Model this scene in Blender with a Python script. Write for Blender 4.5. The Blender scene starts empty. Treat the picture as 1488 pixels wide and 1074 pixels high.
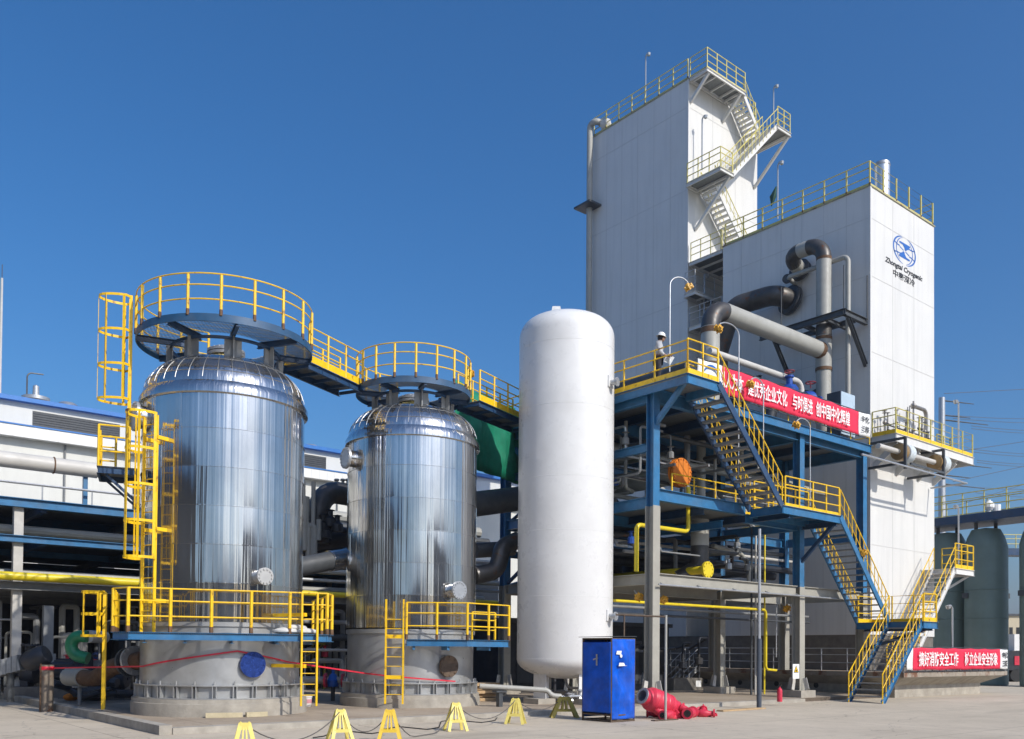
import bpy, bmesh, math, random
from math import sin, cos, tan, pi, radians, sqrt, atan2
from mathutils import Vector, Matrix
random.seed(7)
SC = bpy.context.scene
COL = SC.collection
# ------------------------------------------------------------------ camera
# World axes follow the plant: +X (u) runs along the sunny front faces, +Y (v) along the shaded side faces.
EYE = Vector((0, 0, 2.0)); FPX = 1312.0; HEAD = radians(39.45); PITCH = radians(1.2); ROLL = radians(0.5); HZ = 947.0
CXP = 744.0; CYP = HZ - FPX * tan(PITCH)
F0 = Vector((sin(HEAD), cos(HEAD), 0)); R0 = Vector((cos(HEAD), -sin(HEAD), 0)); Z0 = Vector((0, 0, 1))
FW = F0 * cos(PITCH) + Z0 * sin(PITCH); U1 = Z0 * cos(PITCH) - F0 * sin(PITCH)
RT = R0 * cos(ROLL) + U1 * sin(ROLL); UP = U1 * cos(ROLL) - R0 * sin(ROLL)
cam = bpy.data.cameras.new('camera'); camo = bpy.data.objects.new('camera', cam); COL.objects.link(camo)
camo.matrix_world = Matrix(((RT.x, UP.x, -FW.x, EYE.x), (RT.y, UP.y, -FW.y, EYE.y), (RT.z, UP.z, -FW.z, EYE.z), (0, 0, 0, 1)))
cam.sensor_width = 36; cam.sensor_fit = 'HORIZONTAL'; cam.lens = FPX / 1488 * 36
cam.shift_y = (CYP - 537) / 1488; cam.clip_end = 6000; cam.clip_start = .1
SC.camera = camo
# ------------------------------------------------------------------ light
SUN_EL = radians(37); SUN_H = Vector((.12, -.993, 0)).normalized()
sdir = Vector((SUN_H.x * cos(SUN_EL), SUN_H.y * cos(SUN_EL), sin(SUN_EL)))
sl = bpy.data.lights.new('sun', 'SUN'); sl.energy = 3.7; sl.angle = radians(.5); sl.color = (1, .945, .86)
so = bpy.data.objects.new('sun', sl); COL.objects.link(so); so.location = (0, -30, 60)
so.rotation_euler = sdir.to_track_quat('Z', 'Y').to_euler()
W = bpy.data.worlds.new('World'); SC.world = W; W.use_nodes = True
wn = W.node_tree.nodes; sky = wn.new('ShaderNodeTexSky'); sky.sky_type = 'NISHITA'; sky.sun_disc = False
sky.sun_elevation = SUN_EL; sky.sun_rotation = atan2(sdir.x, sdir.y)
sky.altitude = 0; sky.air_density = 1.15; sky.dust_density = 3.0; sky.ozone_density = 9.0
hs = wn.new('ShaderNodeHueSaturation'); hs.inputs['Saturation'].default_value = 1.17; hs.inputs['Value'].default_value = 1.34
W.node_tree.links.new(sky.outputs[0], hs.inputs['Color']); W.node_tree.links.new(hs.outputs[0], wn['Background'].inputs[0]); wn['Background'].inputs[1].default_value = .1
SC.view_settings.view_transform = 'Standard'; SC.view_settings.look = 'None'
SC.view_settings.exposure = 0.1; SC.view_settings.gamma = 1.0
# ------------------------------------------------------------------ layout helpers: a sight line cut by a real plane
def ray(px, py): return FW + RT * ((px - CXP) / FPX) + UP * ((CYP - py) / FPX)
def pu(px, py, u): r = ray(px, py); return EYE + r * (u / r.x)
def pv(px, py, v): r = ray(px, py); return EYE + r * (v / r.y)
def pz(px, py, z): r = ray(px, py); return EYE + r * ((z - EYE.z) / r.z)
def pd(px, py, d): r = ray(px, py); return EYE + r * (d / r.dot(F0))
# ------------------------------------------------------------------ materials
MATS = {}
def M(name, col, rough=.5, metal=0., var=.12, vs=2.5, bump=0., bs=25., streak=0., rust=0., rustcol=(.16, .06, .02), spec=.5, dirt=0., stretch=1., rs=2.2):
    if name in MATS: return MATS[name]
    m = bpy.data.materials.new(name); m.use_nodes = True; nt = m.node_tree; N = nt.nodes; L = nt.links
    b = N['Principled BSDF']; b.inputs['Roughness'].default_value = rough; b.inputs['Metallic'].default_value = metal
    b.inputs['Specular IOR Level'].default_value = spec
    tc = N.new('ShaderNodeTexCoord')
    def noise(scale, detail=5, sz=1.):
        mp = N.new('ShaderNodeMapping'); mp.inputs['Scale'].default_value = (1, 1, sz); L.new(tc.outputs['Object'], mp.inputs[0])
        n = N.new('ShaderNodeTexNoise'); n.inputs['Scale'].default_value = scale; n.inputs['Detail'].default_value = detail
        n.inputs['Roughness'].default_value = .62; L.new(mp.outputs[0], n.inputs['Vector']); return n.outputs['Fac']
    def rng(sock, a, b_, c, d):
        r = N.new('ShaderNodeMapRange'); r.inputs[1].default_value = a; r.inputs[2].default_value = b_; r.inputs[3].default_value = c; r.inputs[4].default_value = d
        L.new(sock, r.inputs[0]); return r.outputs[0]
    def mixc(fac, a, bcol, blend='MIX'):
        x = N.new('ShaderNodeMix'); x.data_type = 'RGBA'; x.blend_type = blend
        if isinstance(fac, float): x.inputs[0].default_value = fac
        else: L.new(fac, x.inputs[0])
        for s, v in ((6, a), (7, bcol)):
            if isinstance(v, tuple): x.inputs[s].default_value = (*v[:3], 1)
            else: L.new(v, x.inputs[s])
        return x.outputs[2]
    n1 = noise(vs, 6, stretch)
    lo = tuple(c * (1 - var) for c in col); hi = tuple(min(1, c * (1 + var)) for c in col)
    c = mixc(rng(n1, .3, .7, 0, 1), lo, hi)
    if streak: c = mixc(rng(noise(3.2, 7, .05), .47, .75, 0, streak), c, tuple(x * .55 for x in col))
    if dirt: c = mixc(rng(noise(.9, 8), .45, .7, 0, dirt), c, (.19, .16, .12))
    if rust: c = mixc(rng(noise(rs, 8), .62 - rust * .3, .72 - rust * .28, 0, 1), c, rustcol)
    L.new(c, b.inputs['Base Color'])
    L.new(rng(noise(vs * 2.3, 4), .3, .7, max(.02, rough * .8), min(1, rough * 1.2)), b.inputs['Roughness'])
    if bump:
        bp = N.new('ShaderNodeBump'); bp.inputs['Strength'].default_value = bump; bp.inputs['Distance'].default_value = .02
        L.new(noise(bs, 6), bp.inputs['Height']); L.new(bp.outputs[0], b.inputs['Normal'])
    MATS[name] = m; return m
m_white = M('white_panel_paint', (.66, .65, .62), .5, var=.035, vs=.5, streak=.22, bump=.05, bs=.9)
m_tankw = M('white_tank_paint', (.71, .705, .69), .3, var=.03, vs=.8, bump=.012, bs=1.5, dirt=.1)
m_blue = M('blue_steel_paint', (.028, .15, .31), .42, var=.2, vs=3, dirt=.22)
m_dblue = M('dark_blue_steel_paint', (.014, .05, .12), .45, var=.2, vs=3, dirt=.2)
m_yel = M('yellow_rail_paint', (.84, .52, .008), .4, var=.12, vs=4, rust=.10, rs=3)
m_yel2 = M('faded_yellow_rail_paint', (.58, .5, .13), .5, var=.2, vs=4)
m_ypipe = M('yellow_pipe_paint', (.72, .56, .02), .4, var=.1)
m_skirt = M('silver_grey_skirt_paint', (.46, .465, .46), .34, .55, var=.12, vs=1.2, dirt=.25, bump=.03, bs=3)
m_conc = M('cast_concrete', (.36, .33, .28), .85, var=.22, vs=2.2, bump=.35, bs=18, dirt=.3)
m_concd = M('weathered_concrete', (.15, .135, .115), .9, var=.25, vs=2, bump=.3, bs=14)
m_concl = M('pale_concrete_column', (.5, .48, .44), .85, var=.12, vs=3, bump=.15, bs=25)
m_fire = M('grey_fireproof_coating', (.33, .315, .27), .8, var=.12, vs=1.5, bump=.15, bs=10)
m_pipe = M('grey_pipe_paint', (.36, .355, .32), .5, var=.1, vs=1.5, dirt=.15)
m_pipel = M('pale_grey_pipe_paint', (.52, .5, .46), .5, var=.08, vs=1.5, dirt=.1)
m_steel = M('bare_dark_steel', (.085, .08, .076), .45, .5, var=.3, vs=2, rust=.06)
m_rusty = M('rusty_steel', (.13, .07, .035), .75, .1, var=.4, vs=3, bump=.2, bs=30)
m_orange = M('orange_rust_primer', (.70, .2, .012), .7, var=.12, vs=5)
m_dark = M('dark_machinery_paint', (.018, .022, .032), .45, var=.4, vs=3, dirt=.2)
m_dgrey = M('dark_grey_paint', (.06, .065, .07), .5, var=.25, vs=2)
m_mgrey = M('mid_grey_steel', (.22, .225, .225), .5, var=.15, vs=2)
m_galv = M('galvanised_steel', (.45, .46, .47), .4, .6, var=.12, vs=6)
m_grate = M('grey_grating_steel', (.22, .23, .23), .55, .4, var=.2, vs=9)
m_red = M('red_valve_paint', (.60, .03, .065), .42, var=.18, vs=4, dirt=.12)
m_green = M('green_hose_paint', (.02, .21, .09), .35, var=.15, vs=3)
m_net = M('green_tarpaulin', (.006, .19, .105), .6, var=.25, vs=1.5, bump=.3, bs=2)
m_vessel = M('dark_green_vessel_paint', (.15, .205, .18), .5, var=.12, vs=.6, streak=.15)
m_cabd = M('blue_sheet_metal', (.0, .085, .52), .45, var=.3, vs=2.5, dirt=.22, bump=.45, bs=3, spec=.25)
m_brown = M('rust_brown_angle', (.11, .075, .05), .8, var=.3, vs=6)
m_insul = M('yellow_insulation_foam', (.62, .5, .16), .85, var=.2, vs=8, bump=.4, bs=18)
m_black = M('black_rubber', (.012, .012, .012), .6, var=.3)
m_ink = M('black_lettering', (.02, .02, .022), .6, var=.05)
m_letterw = M('white_lettering', (.82, .82, .8), .6, var=.03)
m_logo = M('blue_lettering', (.02, .12, .42), .5, var=.05)
m_banner = M('red_banner_cloth', (.68, .018, .06), .7, var=.08, vs=1.2, bump=.12, bs=1.6)
m_bannw = M('white_banner_cloth', (.78, .78, .76), .7, var=.05, vs=1.2)
m_lampy = M('amber_lamp_housing', (.62, .33, .03), .4, var=.2, vs=8)
m_cream = M('cream_wall_panel', (.62, .615, .57), .6, var=.05, vs=.4, streak=.12)
m_roofb = M('blue_roof_sheet', (.03, .16, .45), .45, var=.1)
m_louv = M('dark_louvre', (.05, .055, .06), .5, var=.2)
m_glassd = M('dark_window_glass', (.02, .025, .03), .1, var=.2)
m_skin = M('skin', (.38, .21, .14), .5, var=.06, vs=20)
m_shirt = M('white_work_shirt', (.46, .46, .47), .8, var=.08, vs=6, bump=.3, bs=14)
m_trous = M('black_trousers', (.02, .02, .026), .8, var=.2, vs=6)
m_hair = M('black_hair', (.012, .01, .01), .6, var=.2, vs=20)
m_helm = M('white_hard_hat_plastic', (.82, .82, .8), .25, var=.02)
m_bluev = M('blue_valve_paint', (.012, .06, .3), .35, var=.15)
m_tape = M('red_tape', (.62, .02, .045), .5, var=.1)
m_bucket = M('white_plastic_pail', (.74, .7, .66), .5, var=.06, vs=6, dirt=.15)
m_board = M('raw_timber', (.45, .31, .17), .8, var=.2, vs=4)
m_barr = M('yellow_barrier_plastic', (.76, .52, .05), .45, var=.08, vs=5, dirt=.12)
m_barr2 = M('dusty_yellow_barrier_plastic', (.74, .62, .16), .5, var=.1, vs=5, dirt=.15)
m_hill = M('wooded_hill_green', (.045, .06, .035), .9, var=.3, vs=.02)
m_house = M('tan_plaster', (.5, .43, .3), .8, var=.08, vs=.3)
m_wire = M('overhead_wire', (.08, .085, .1), .5)

def mat_alu(name, panels=False):
    # polished aluminium cladding: each sheet is slightly buckled, so reflections run in wavering vertical streaks
    m = bpy.data.materials.new(name); m.use_nodes = True; nt = m.node_tree; N = nt.nodes; L = nt.links; b = N['Principled BSDF']
    b.inputs['Metallic'].default_value = .96; b.inputs['Base Color'].default_value = (.80, .81, .82, 1)
    tc = N.new('ShaderNodeTexCoord')
    def noise(sc, sz, det):
        mp = N.new('ShaderNodeMapping'); mp.inputs['Scale'].default_value = (1, 1, sz); L.new(tc.outputs['Object'], mp.inputs[0])
        n = N.new('ShaderNodeTexNoise'); n.inputs['Scale'].default_value = sc; n.inputs['Detail'].default_value = det; L.new(mp.outputs[0], n.inputs['Vector']); return n.outputs['Fac']
    r = N.new('ShaderNodeMapRange'); r.inputs[1].default_value = .35; r.inputs[2].default_value = .7; r.inputs[3].default_value = .07; r.inputs[4].default_value = .16
    L.new(noise(2.2, .4, 4), r.inputs[0]); L.new(r.outputs[0], b.inputs['Roughness'])
    cr = N.new('ShaderNodeMapRange'); cr.inputs[1].default_value = .4; cr.inputs[2].default_value = .75; cr.inputs[3].default_value = 0; cr.inputs[4].default_value = 1
    L.new(noise(1.1, .5, 6), cr.inputs[0])
    mx = N.new('ShaderNodeMix'); mx.data_type = 'RGBA'; mx.inputs[6].default_value = (.60, .585, .565, 1); mx.inputs[7].default_value = (.46, .45, .435, 1)
    L.new(cr.outputs[0], mx.inputs[0]); L.new(mx.outputs[2], b.inputs['Base Color'])
    b1 = N.new('ShaderNodeBump'); b1.inputs['Strength'].default_value = .8; b1.inputs['Distance'].default_value = .045; L.new(noise(4.6, .012, 2.5), b1.inputs['Height'])
    b2 = N.new('ShaderNodeBump'); b2.inputs['Strength'].default_value = .4; b2.inputs['Distance'].default_value = .008; L.new(noise(20, .01, 2), b2.inputs['Height'])
    if panels:
        # every sheet has its own slight tilt and tone: eight sheets round, six courses up
        def math(op, a, bb=None):
            q = N.new('ShaderNodeMath'); q.operation = op
            for i, s in enumerate((a, bb)):
                if s is None: continue
                if isinstance(s, (int, float)): q.inputs[i].default_value = s
                else: L.new(s, q.inputs[i])
            return q.outputs[0]
        sp = N.new('ShaderNodeSeparateXYZ'); L.new(tc.outputs['Object'], sp.inputs[0])
        bz = math('FLOOR', math('DIVIDE', math('SUBTRACT', sp.outputs[2], 2.6), 1.065))
        th = math('MULTIPLY', math('ARCTAN2', sp.outputs[1], sp.outputs[0]), 8/(2*pi))
        th = math('FLOOR', math('SUBTRACT', math('ADD', th, 16), math('MULTIPLY', bz, .37)))
        cb_ = N.new('ShaderNodeCombineXYZ'); L.new(th, cb_.inputs[0]); L.new(bz, cb_.inputs[1])
        wn_ = N.new('ShaderNodeTexWhiteNoise'); wn_.noise_dimensions = '3D'; L.new(cb_.outputs[0], wn_.inputs['Vector'])
        r2 = N.new('ShaderNodeMapRange'); r2.inputs[3].default_value = .84; r2.inputs[4].default_value = 1.12; L.new(wn_.outputs['Value'], r2.inputs[0])
        vm = N.new('ShaderNodeVectorMath'); vm.operation = 'SCALE'; L.new(mx.outputs[2], vm.inputs[0]); L.new(r2.outputs[0], vm.inputs['Scale']); L.new(vm.outputs[0], b.inputs['Base Color'])
        v1 = N.new('ShaderNodeVectorMath'); v1.operation = 'SUBTRACT'; v1.inputs[1].default_value = (.5, .5, .5); L.new(wn_.outputs['Color'], v1.inputs[0])
        v2 = N.new('ShaderNodeVectorMath'); v2.operation = 'MULTIPLY'; v2.inputs[1].default_value = (.05, .05, .05); L.new(v1.outputs[0], v2.inputs[0])
        ge = N.new('ShaderNodeNewGeometry'); v3 = N.new('ShaderNodeVectorMath'); v3.operation = 'ADD'; L.new(ge.outputs['Normal'], v3.inputs[0]); L.new(v2.outputs[0], v3.inputs[1])
        v4 = N.new('ShaderNodeVectorMath'); v4.operation = 'NORMALIZE'; L.new(v3.outputs[0], v4.inputs[0]); L.new(v4.outputs[0], b1.inputs['Normal'])
    L.new(b1.outputs[0], b2.inputs['Normal']); L.new(b2.outputs[0], b.inputs['Normal'])
    return m
m_alu = mat_alu('polished_aluminium_cladding'); m_alup = mat_alu('polished_aluminium_sheets', True)
def mat_ground(name, c1, c2, joint, jx, jy, ang=0):
    m = bpy.data.materials.new(name); m.use_nodes = True; nt = m.node_tree; N = nt.nodes; L = nt.links; b = N['Principled BSDF']
    b.inputs['Roughness'].default_value = .9; tc = N.new('ShaderNodeTexCoord')
    def noise(sc, det=8, rough=.65, sx=1):
        mp = N.new('ShaderNodeMapping'); mp.inputs['Scale'].default_value = (sx, 1, 1); mp.inputs['Rotation'].default_value = (0, 0, .6); L.new(tc.outputs['Object'], mp.inputs[0])
        n = N.new('ShaderNodeTexNoise'); n.inputs['Scale'].default_value = sc; n.inputs['Detail'].default_value = det; n.inputs['Roughness'].default_value = rough; L.new(mp.outputs[0], n.inputs['Vector']); return n.outputs['Fac']
    def rng(s, a, b_, c, d):
        r = N.new('ShaderNodeMapRange'); r.inputs[1].default_value = a; r.inputs[2].default_value = b_; r.inputs[3].default_value = c; r.inputs[4].default_value = d; L.new(s, r.inputs[0]); return r.outputs[0]
    def mix(f, a, c, blend='MIX'):
        x = N.new('ShaderNodeMix'); x.data_type = 'RGBA'; x.blend_type = blend; L.new(f, x.inputs[0])
        for s, v in ((6, a), (7, c)):
            if isinstance(v, tuple): x.inputs[s].default_value = (*v, 1)
            else: L.new(v, x.inputs[s])
        return x.outputs[2]
    c = mix(rng(noise(.25), .35, .68, 0, 1), c1, c2)
    c = mix(rng(noise(1.6, 10, .7), .52, .75, 0, .45), c, tuple(x * .62 for x in c1))
    c = mix(rng(noise(9, 6), .55, .72, 0, .35), c, tuple(min(1, x * 1.25) for x in c2))
    c = mix(rng(noise(.55, 6, .6, .18), .54, .72, 0, .5), c, tuple(x * .6 for x in c1))
    c = mix(rng(noise(3.5, 4, .5), .66, .72, 0, .55), c, tuple(x * .45 for x in c1))
    vo = N.new('ShaderNodeTexVoronoi'); vo.feature = 'DISTANCE_TO_EDGE'; vo.inputs['Scale'].default_value = .16
    wv = N.new('ShaderNodeTexNoise'); wv.inputs['Scale'].default_value = 1.3; wv.inputs['Detail'].default_value = 6; L.new(tc.outputs['Object'], wv.inputs['Vector'])
    ad = N.new('ShaderNodeVectorMath'); ad.operation = 'MULTIPLY_ADD'; ad.inputs[1].default_value = (.7, .7, .7); L.new(wv.outputs['Color'], ad.inputs[0]); L.new(tc.outputs['Object'], ad.inputs[2]); L.new(ad.outputs[0], vo.inputs['Vector'])
    c = mix(rng(vo.outputs['Distance'], 0, .004, .45, 0), c, (.12, .105, .09))
    if joint:
        br = N.new('ShaderNodeTexBrick'); br.offset = 0; br.inputs['Scale'].default_value = 1; br.inputs['Brick Width'].default_value = jx; br.inputs['Row Height'].default_value = jy
        br.inputs['Mortar Size'].default_value = .012; br.inputs['Mortar Smooth'].default_value = .3
        br.inputs['Color1'].default_value = br.inputs['Color2'].default_value = (1, 1, 1, 1); br.inputs['Mortar'].default_value = (.33, .31, .3, 1)
        L.new(tc.outputs['Object'], br.inputs['Vector'])
        f = N.new('ShaderNodeValue'); f.outputs[0].default_value = 1.
        c = mix(f.outputs[0], c, br.outputs['Color'], 'MULTIPLY')
    L.new(c, b.inputs['Base Color'])
    bp = N.new('ShaderNodeBump'); bp.inputs['Strength'].default_value = .25; bp.inputs['Distance'].default_value = .02; L.new(noise(12), bp.inputs['Height']); L.new(bp.outputs[0], b.inputs['Normal'])
    return m
# ------------------------------------------------------------------ mesh builder
def V(*a): return Vector(a[0]) if len(a) == 1 else Vector(a)
class MB:
    def __init__(s): s.v = []; s.f = []
    def add(s, vs, fs):
        o = len(s.v); s.v += [tuple(p) for p in vs]; s.f += [tuple(i + o for i in f) for f in fs]; return s
    def box(s, x0, y0, z0, x1, y1, z1):
        x0, x1 = min(x0, x1), max(x0, x1); y0, y1 = min(y0, y1), max(y0, y1); z0, z1 = min(z0, z1), max(z0, z1)
        return s.add([(x0, y0, z0), (x1, y0, z0), (x1, y1, z0), (x0, y1, z0), (x0, y0, z1), (x1, y0, z1), (x1, y1, z1), (x0, y1, z1)],
                     [(3, 2, 1, 0), (4, 5, 6, 7), (0, 1, 5, 4), (1, 2, 6, 5), (2, 3, 7, 6), (3, 0, 4, 7)])
    def prof(s, poly, p, q, up=(0, 0, 1)):
        # extrude a closed 2-D profile (x across, y along up) from p to q
        p = V(p); q = V(q); d = (q - p).normalized(); u = V(up)
        if abs(d.dot(u)) > .98: u = V(0, 1, 0) if abs(d.y) < .9 else V(1, 0, 0)
        x = d.cross(u).normalized(); y = x.cross(d).normalized(); n = len(poly)
        vs = [p + x * a + y * b for a, b in poly] + [q + x * a + y * b for a, b in poly]
        fs = [(i, (i + 1) % n, n + (i + 1) % n, n + i) for i in range(n)] + [tuple(range(n))[::-1], tuple(range(n, 2 * n))]
        return s.add(vs, fs)
    def bar(s, p, q, w, h, up=(0, 0, 1)): return s.prof([(-w/2, -h/2), (w/2, -h/2), (w/2, h/2), (-w/2, h/2)], p, q, up)
    def ibeam(s, p, q, w, h, t=.02, up=(0, 0, 1)):
        a = w/2; b = h/2; c = t/2
        return s.prof([(-a, -b), (a, -b), (a, -b+t), (c, -b+t), (c, b-t), (a, b-t), (a, b), (-a, b), (-a, b-t), (-c, b-t), (-c, -b+t), (-a, -b+t)], p, q, up)
    def chan(s, p, q, w, h, t=.012, up=(0, 0, 1)):
        a = w/2; b = h/2
        return s.prof([(-a, -b), (a, -b), (a, -b+t), (-a+t, -b+t), (-a+t, b-t), (a, b-t), (a, b), (-a, b)], p, q, up)
    def tube(s, pts, r, n=10, closed=False, caps=True):
        P = [V(p) for p in pts]; k = len(P)
        if k < 2: return s
        dirs = []
        for i in range(k):
            if closed: a = P[i] - P[i-1]; b = P[(i+1) % k] - P[i]
            else:
                a = P[i] - P[i-1] if i > 0 else P[1] - P[0]; b = P[i+1] - P[i] if i < k-1 else P[-1] - P[-2]
            t = a.normalized() + b.normalized()
            dirs.append((t.normalized() if t.length > 1e-6 else a.normalized(), a.normalized()))
        d0 = dirs[0][0]; nrm = d0.orthogonal().normalized()
        if abs(d0.z) < .9: nrm = d0.cross(V(0, 0, 1)).normalized()
        vs = []; rr = r if isinstance(r, (list, tuple)) else [r] * k
        for i in range(k):
            d = dirs[i][0]; nrm = (nrm - d * nrm.dot(d)).normalized(); b = d.cross(nrm)
            for j in range(n):
                a = 2 * pi * j / n; vs.append(P[i] + (nrm * cos(a) + b * sin(a)) * rr[i])
        fs = []
        for i in range(k if closed else k-1):
            i2 = (i+1) % k
            for j in range(n): fs.append((i*n+j, i*n+(j+1) % n, i2*n+(j+1) % n, i2*n+j))
        if caps and not closed: fs += [tuple(range(n))[::-1], tuple(range((k-1)*n, k*n))]
        return s.add(vs, fs)
    def cyl(s, p, q, r, n=16, r2=None): return s.tube([p, q], [r, r if r2 is None else r2], n)
    def lathe(s, prof, c=(0, 0, 0), n=32, axis=(0, 0, 1), a0=0, a1=2*pi):
        # prof: (radius, height) pairs along axis
        ax = V(axis).normalized(); x = ax.orthogonal().normalized() if abs(ax.z) < .99 else V(1, 0, 0); y = ax.cross(x); c = V(c)
        full = abs(a1 - a0 - 2*pi) < 1e-6; m = n if full else n+1; k = len(prof)
        vs = [c + (x*cos(a0+(a1-a0)*j/n) + y*sin(a0+(a1-a0)*j/n))*max(r, 1e-4) + ax*h for r, h in prof for j in range(m)]
        fs = [(i*m+j, i*m+(j+1) % m, (i+1)*m+(j+1) % m, (i+1)*m+j) for i in range(k-1) for j in range(n)]
        return s.add(vs, fs)
    def sphere(s, c, r, n=12, sx=1, sy=1, sz=1):
        k = n//2; c = V(c)
        vs = [c + V(r*sx*sin(pi*i/k)*cos(2*pi*j/n), r*sy*sin(pi*i/k)*sin(2*pi*j/n), r*sz*cos(pi*i/k)) for i in range(k+1) for j in range(n)]
        return s.add(vs, [(i*n+j, (i+1)*n+j, (i+1)*n+(j+1) % n, i*n+(j+1) % n) for i in range(k) for j in range(n)])
    def slab(s, poly, z0, z1):
        n = len(poly)
        return s.add([(x, y, z0) for x, y in poly] + [(x, y, z1) for x, y in poly],
                     [(i, (i+1) % n, n+(i+1) % n, n+i) for i in range(n)] + [tuple(range(n))[::-1], tuple(range(n, 2*n))])
    def flange(s, c, axis, r, t=.06, bolts=12, rb=.02):
        a = V(axis).normalized(); c = V(c); s.cyl(c - a*t/2, c + a*t/2, r, 40)
        x = a.orthogonal().normalized(); y = a.cross(x)
        for i in range(bolts):
            w = 2*pi*i/bolts; p = c + (x*cos(w) + y*sin(w))*(r - rb*1.9); s.cyl(p - a*(t/2+rb*1.2), p + a*(t/2+rb*1.2), rb, 6)
        return s
    def build(s, name, mat, parent=None, smooth=32):
        me = bpy.data.meshes.new(name)
        off = root_loc(parent)
        me.from_pydata([(x-off.x, y-off.y, z-off.z) for x, y, z in s.v], [], s.f); me.update()
        bm = bmesh.new(); bm.from_mesh(me); bmesh.ops.remove_doubles(bm, verts=bm.verts, dist=1e-5); bmesh.ops.recalc_face_normals(bm, faces=bm.faces); bm.to_mesh(me); bm.free()
        if smooth: me.shade_smooth(); me.set_sharp_from_angle(angle=radians(smooth))
        me.materials.append(mat)
        o = bpy.data.objects.new(name, me); COL.objects.link(o)
        if parent: o.parent = parent
        return o
def root_loc(o):
    if o is None: return V(0, 0, 0)
    while o.parent: o = o.parent
    return o.location.copy()
def tag(o, label=None, cat=None, group=None, kind=None):
    if label: o['label'] = label
    if cat: o['category'] = cat
    if group: o['group'] = group
    if kind: o['kind'] = kind
    return o
def thing(name, loc, label, cat, group=None):
    o = bpy.data.objects.new(name, None); COL.objects.link(o); o.location = loc; o.empty_display_size = .3
    return tag(o, label, cat, group)
def solo(name, mb, mat, label, cat, group=None, smooth=32):
    return tag(mb.build(name, mat, None, smooth), label, cat, group)
def copy_tree(o, parent=None):
    c = o.copy(); COL.objects.link(c)
    if parent: c.parent = parent
    for ch in list(o.children): copy_tree(ch, c)
    return c
def fillet(pts, r, n=6):
    P = [V(p) for p in pts]; out = [P[0]]
    for i in range(1, len(P)-1):
        a = (P[i-1]-P[i]); b = (P[i+1]-P[i]); la = a.length; lb = b.length; a.normalize(); b.normalize()
        ang = a.angle(b); t = min(r / tan(ang/2), la*.49, lb*.49); rr = t * tan(ang/2)
        c = P[i] + (a+b).normalized() * (rr / sin(ang/2)); s0 = P[i]+a*t; s1 = P[i]+b*t
        v0 = s0-c; v1 = s1-c; tot = v0.angle(v1)
        for k in range(n+1):
            f = k/n; out.append(c + (v0*sin((1-f)*tot) + v1*sin(f*tot))/sin(tot))
    return out + [P[-1]]
def clip_segments(p, d, poly, circ):
    # parts of the line p + t d inside poly (list of xy) and outside circ (centre, radius)
    ts = []
    for (ax, ay), (bx, by) in zip(poly, poly[1:]+poly[:1]):
        ex, ey = bx-ax, by-ay; den = d[0]*ey-d[1]*ex
        if abs(den) < 1e-9: continue
        t = ((ax-p[0])*ey-(ay-p[1])*ex)/den; s = ((ax-p[0])*d[1]-(ay-p[1])*d[0])/den
        if 0 <= s < 1: ts.append(t)
    ts.sort(); out = []
    for a, b in zip(ts[::2], ts[1::2]):
        if circ:
            (cx, cy), r = circ; fx, fy = p[0]-cx, p[1]-cy; B = fx*d[0]+fy*d[1]; C_ = fx*fx+fy*fy-r*r; D = B*B-C_
            if D > 0:
                q = sqrt(D); u0, u1 = -B-q, -B+q
                if u0 > a: out.append((a, min(b, u0)))
                if u1 < b: out.append((max(a, u1), b))
                continue
        out.append((a, b))
    return [(a, b) for a, b in out if b-a > .05]
def grating(name, poly, circ, z, ang, parent, pitch=.05, th=.011, h=.035):
    mb = MB(); d = (cos(ang), sin(ang)); n_ = (-d[1], d[0])
    for d_, q_, pt, hh in ((d, n_, pitch, h), (n_, d, .3, .012)):
        offs = [x*q_[0]+y*q_[1] for x, y in poly]; k = min(offs)+pt/2
        while k < max(offs):
            p = (q_[0]*k, q_[1]*k)
            for a, b in clip_segments(p, d_, poly, circ): mb.bar((p[0]+d_[0]*a, p[1]+d_[1]*a, z-hh/2), (p[0]+d_[0]*b, p[1]+d_[1]*b, z-hh/2), th, hh)
            k += pt
    return mb.build(name, m_grate, parent, 0)
def rungs(parent, p, q, z0, k, mat, step=.3, r=.014):
    for i in range(1, k+1): MB().cyl(p + V(0, 0, z0+step*i), q + V(0, 0, z0+step*i), r, 6).build('rung', mat, parent)
def arc(c, r, a0, a1, n, z): return [V(c[0]+r*cos(a0+(a1-a0)*i/n), c[1]+r*sin(a0+(a1-a0)*i/n), z) for i in range(n+1)]
def resample(pts, step):
    P = [V(p) for p in pts]; out = []
    for a, b in zip(P, P[1:]):
        k = max(1, round((b-a).length/step)); out += [a + (b-a)*(i/k) for i in range(k)]
    return out + [P[-1]]
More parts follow.
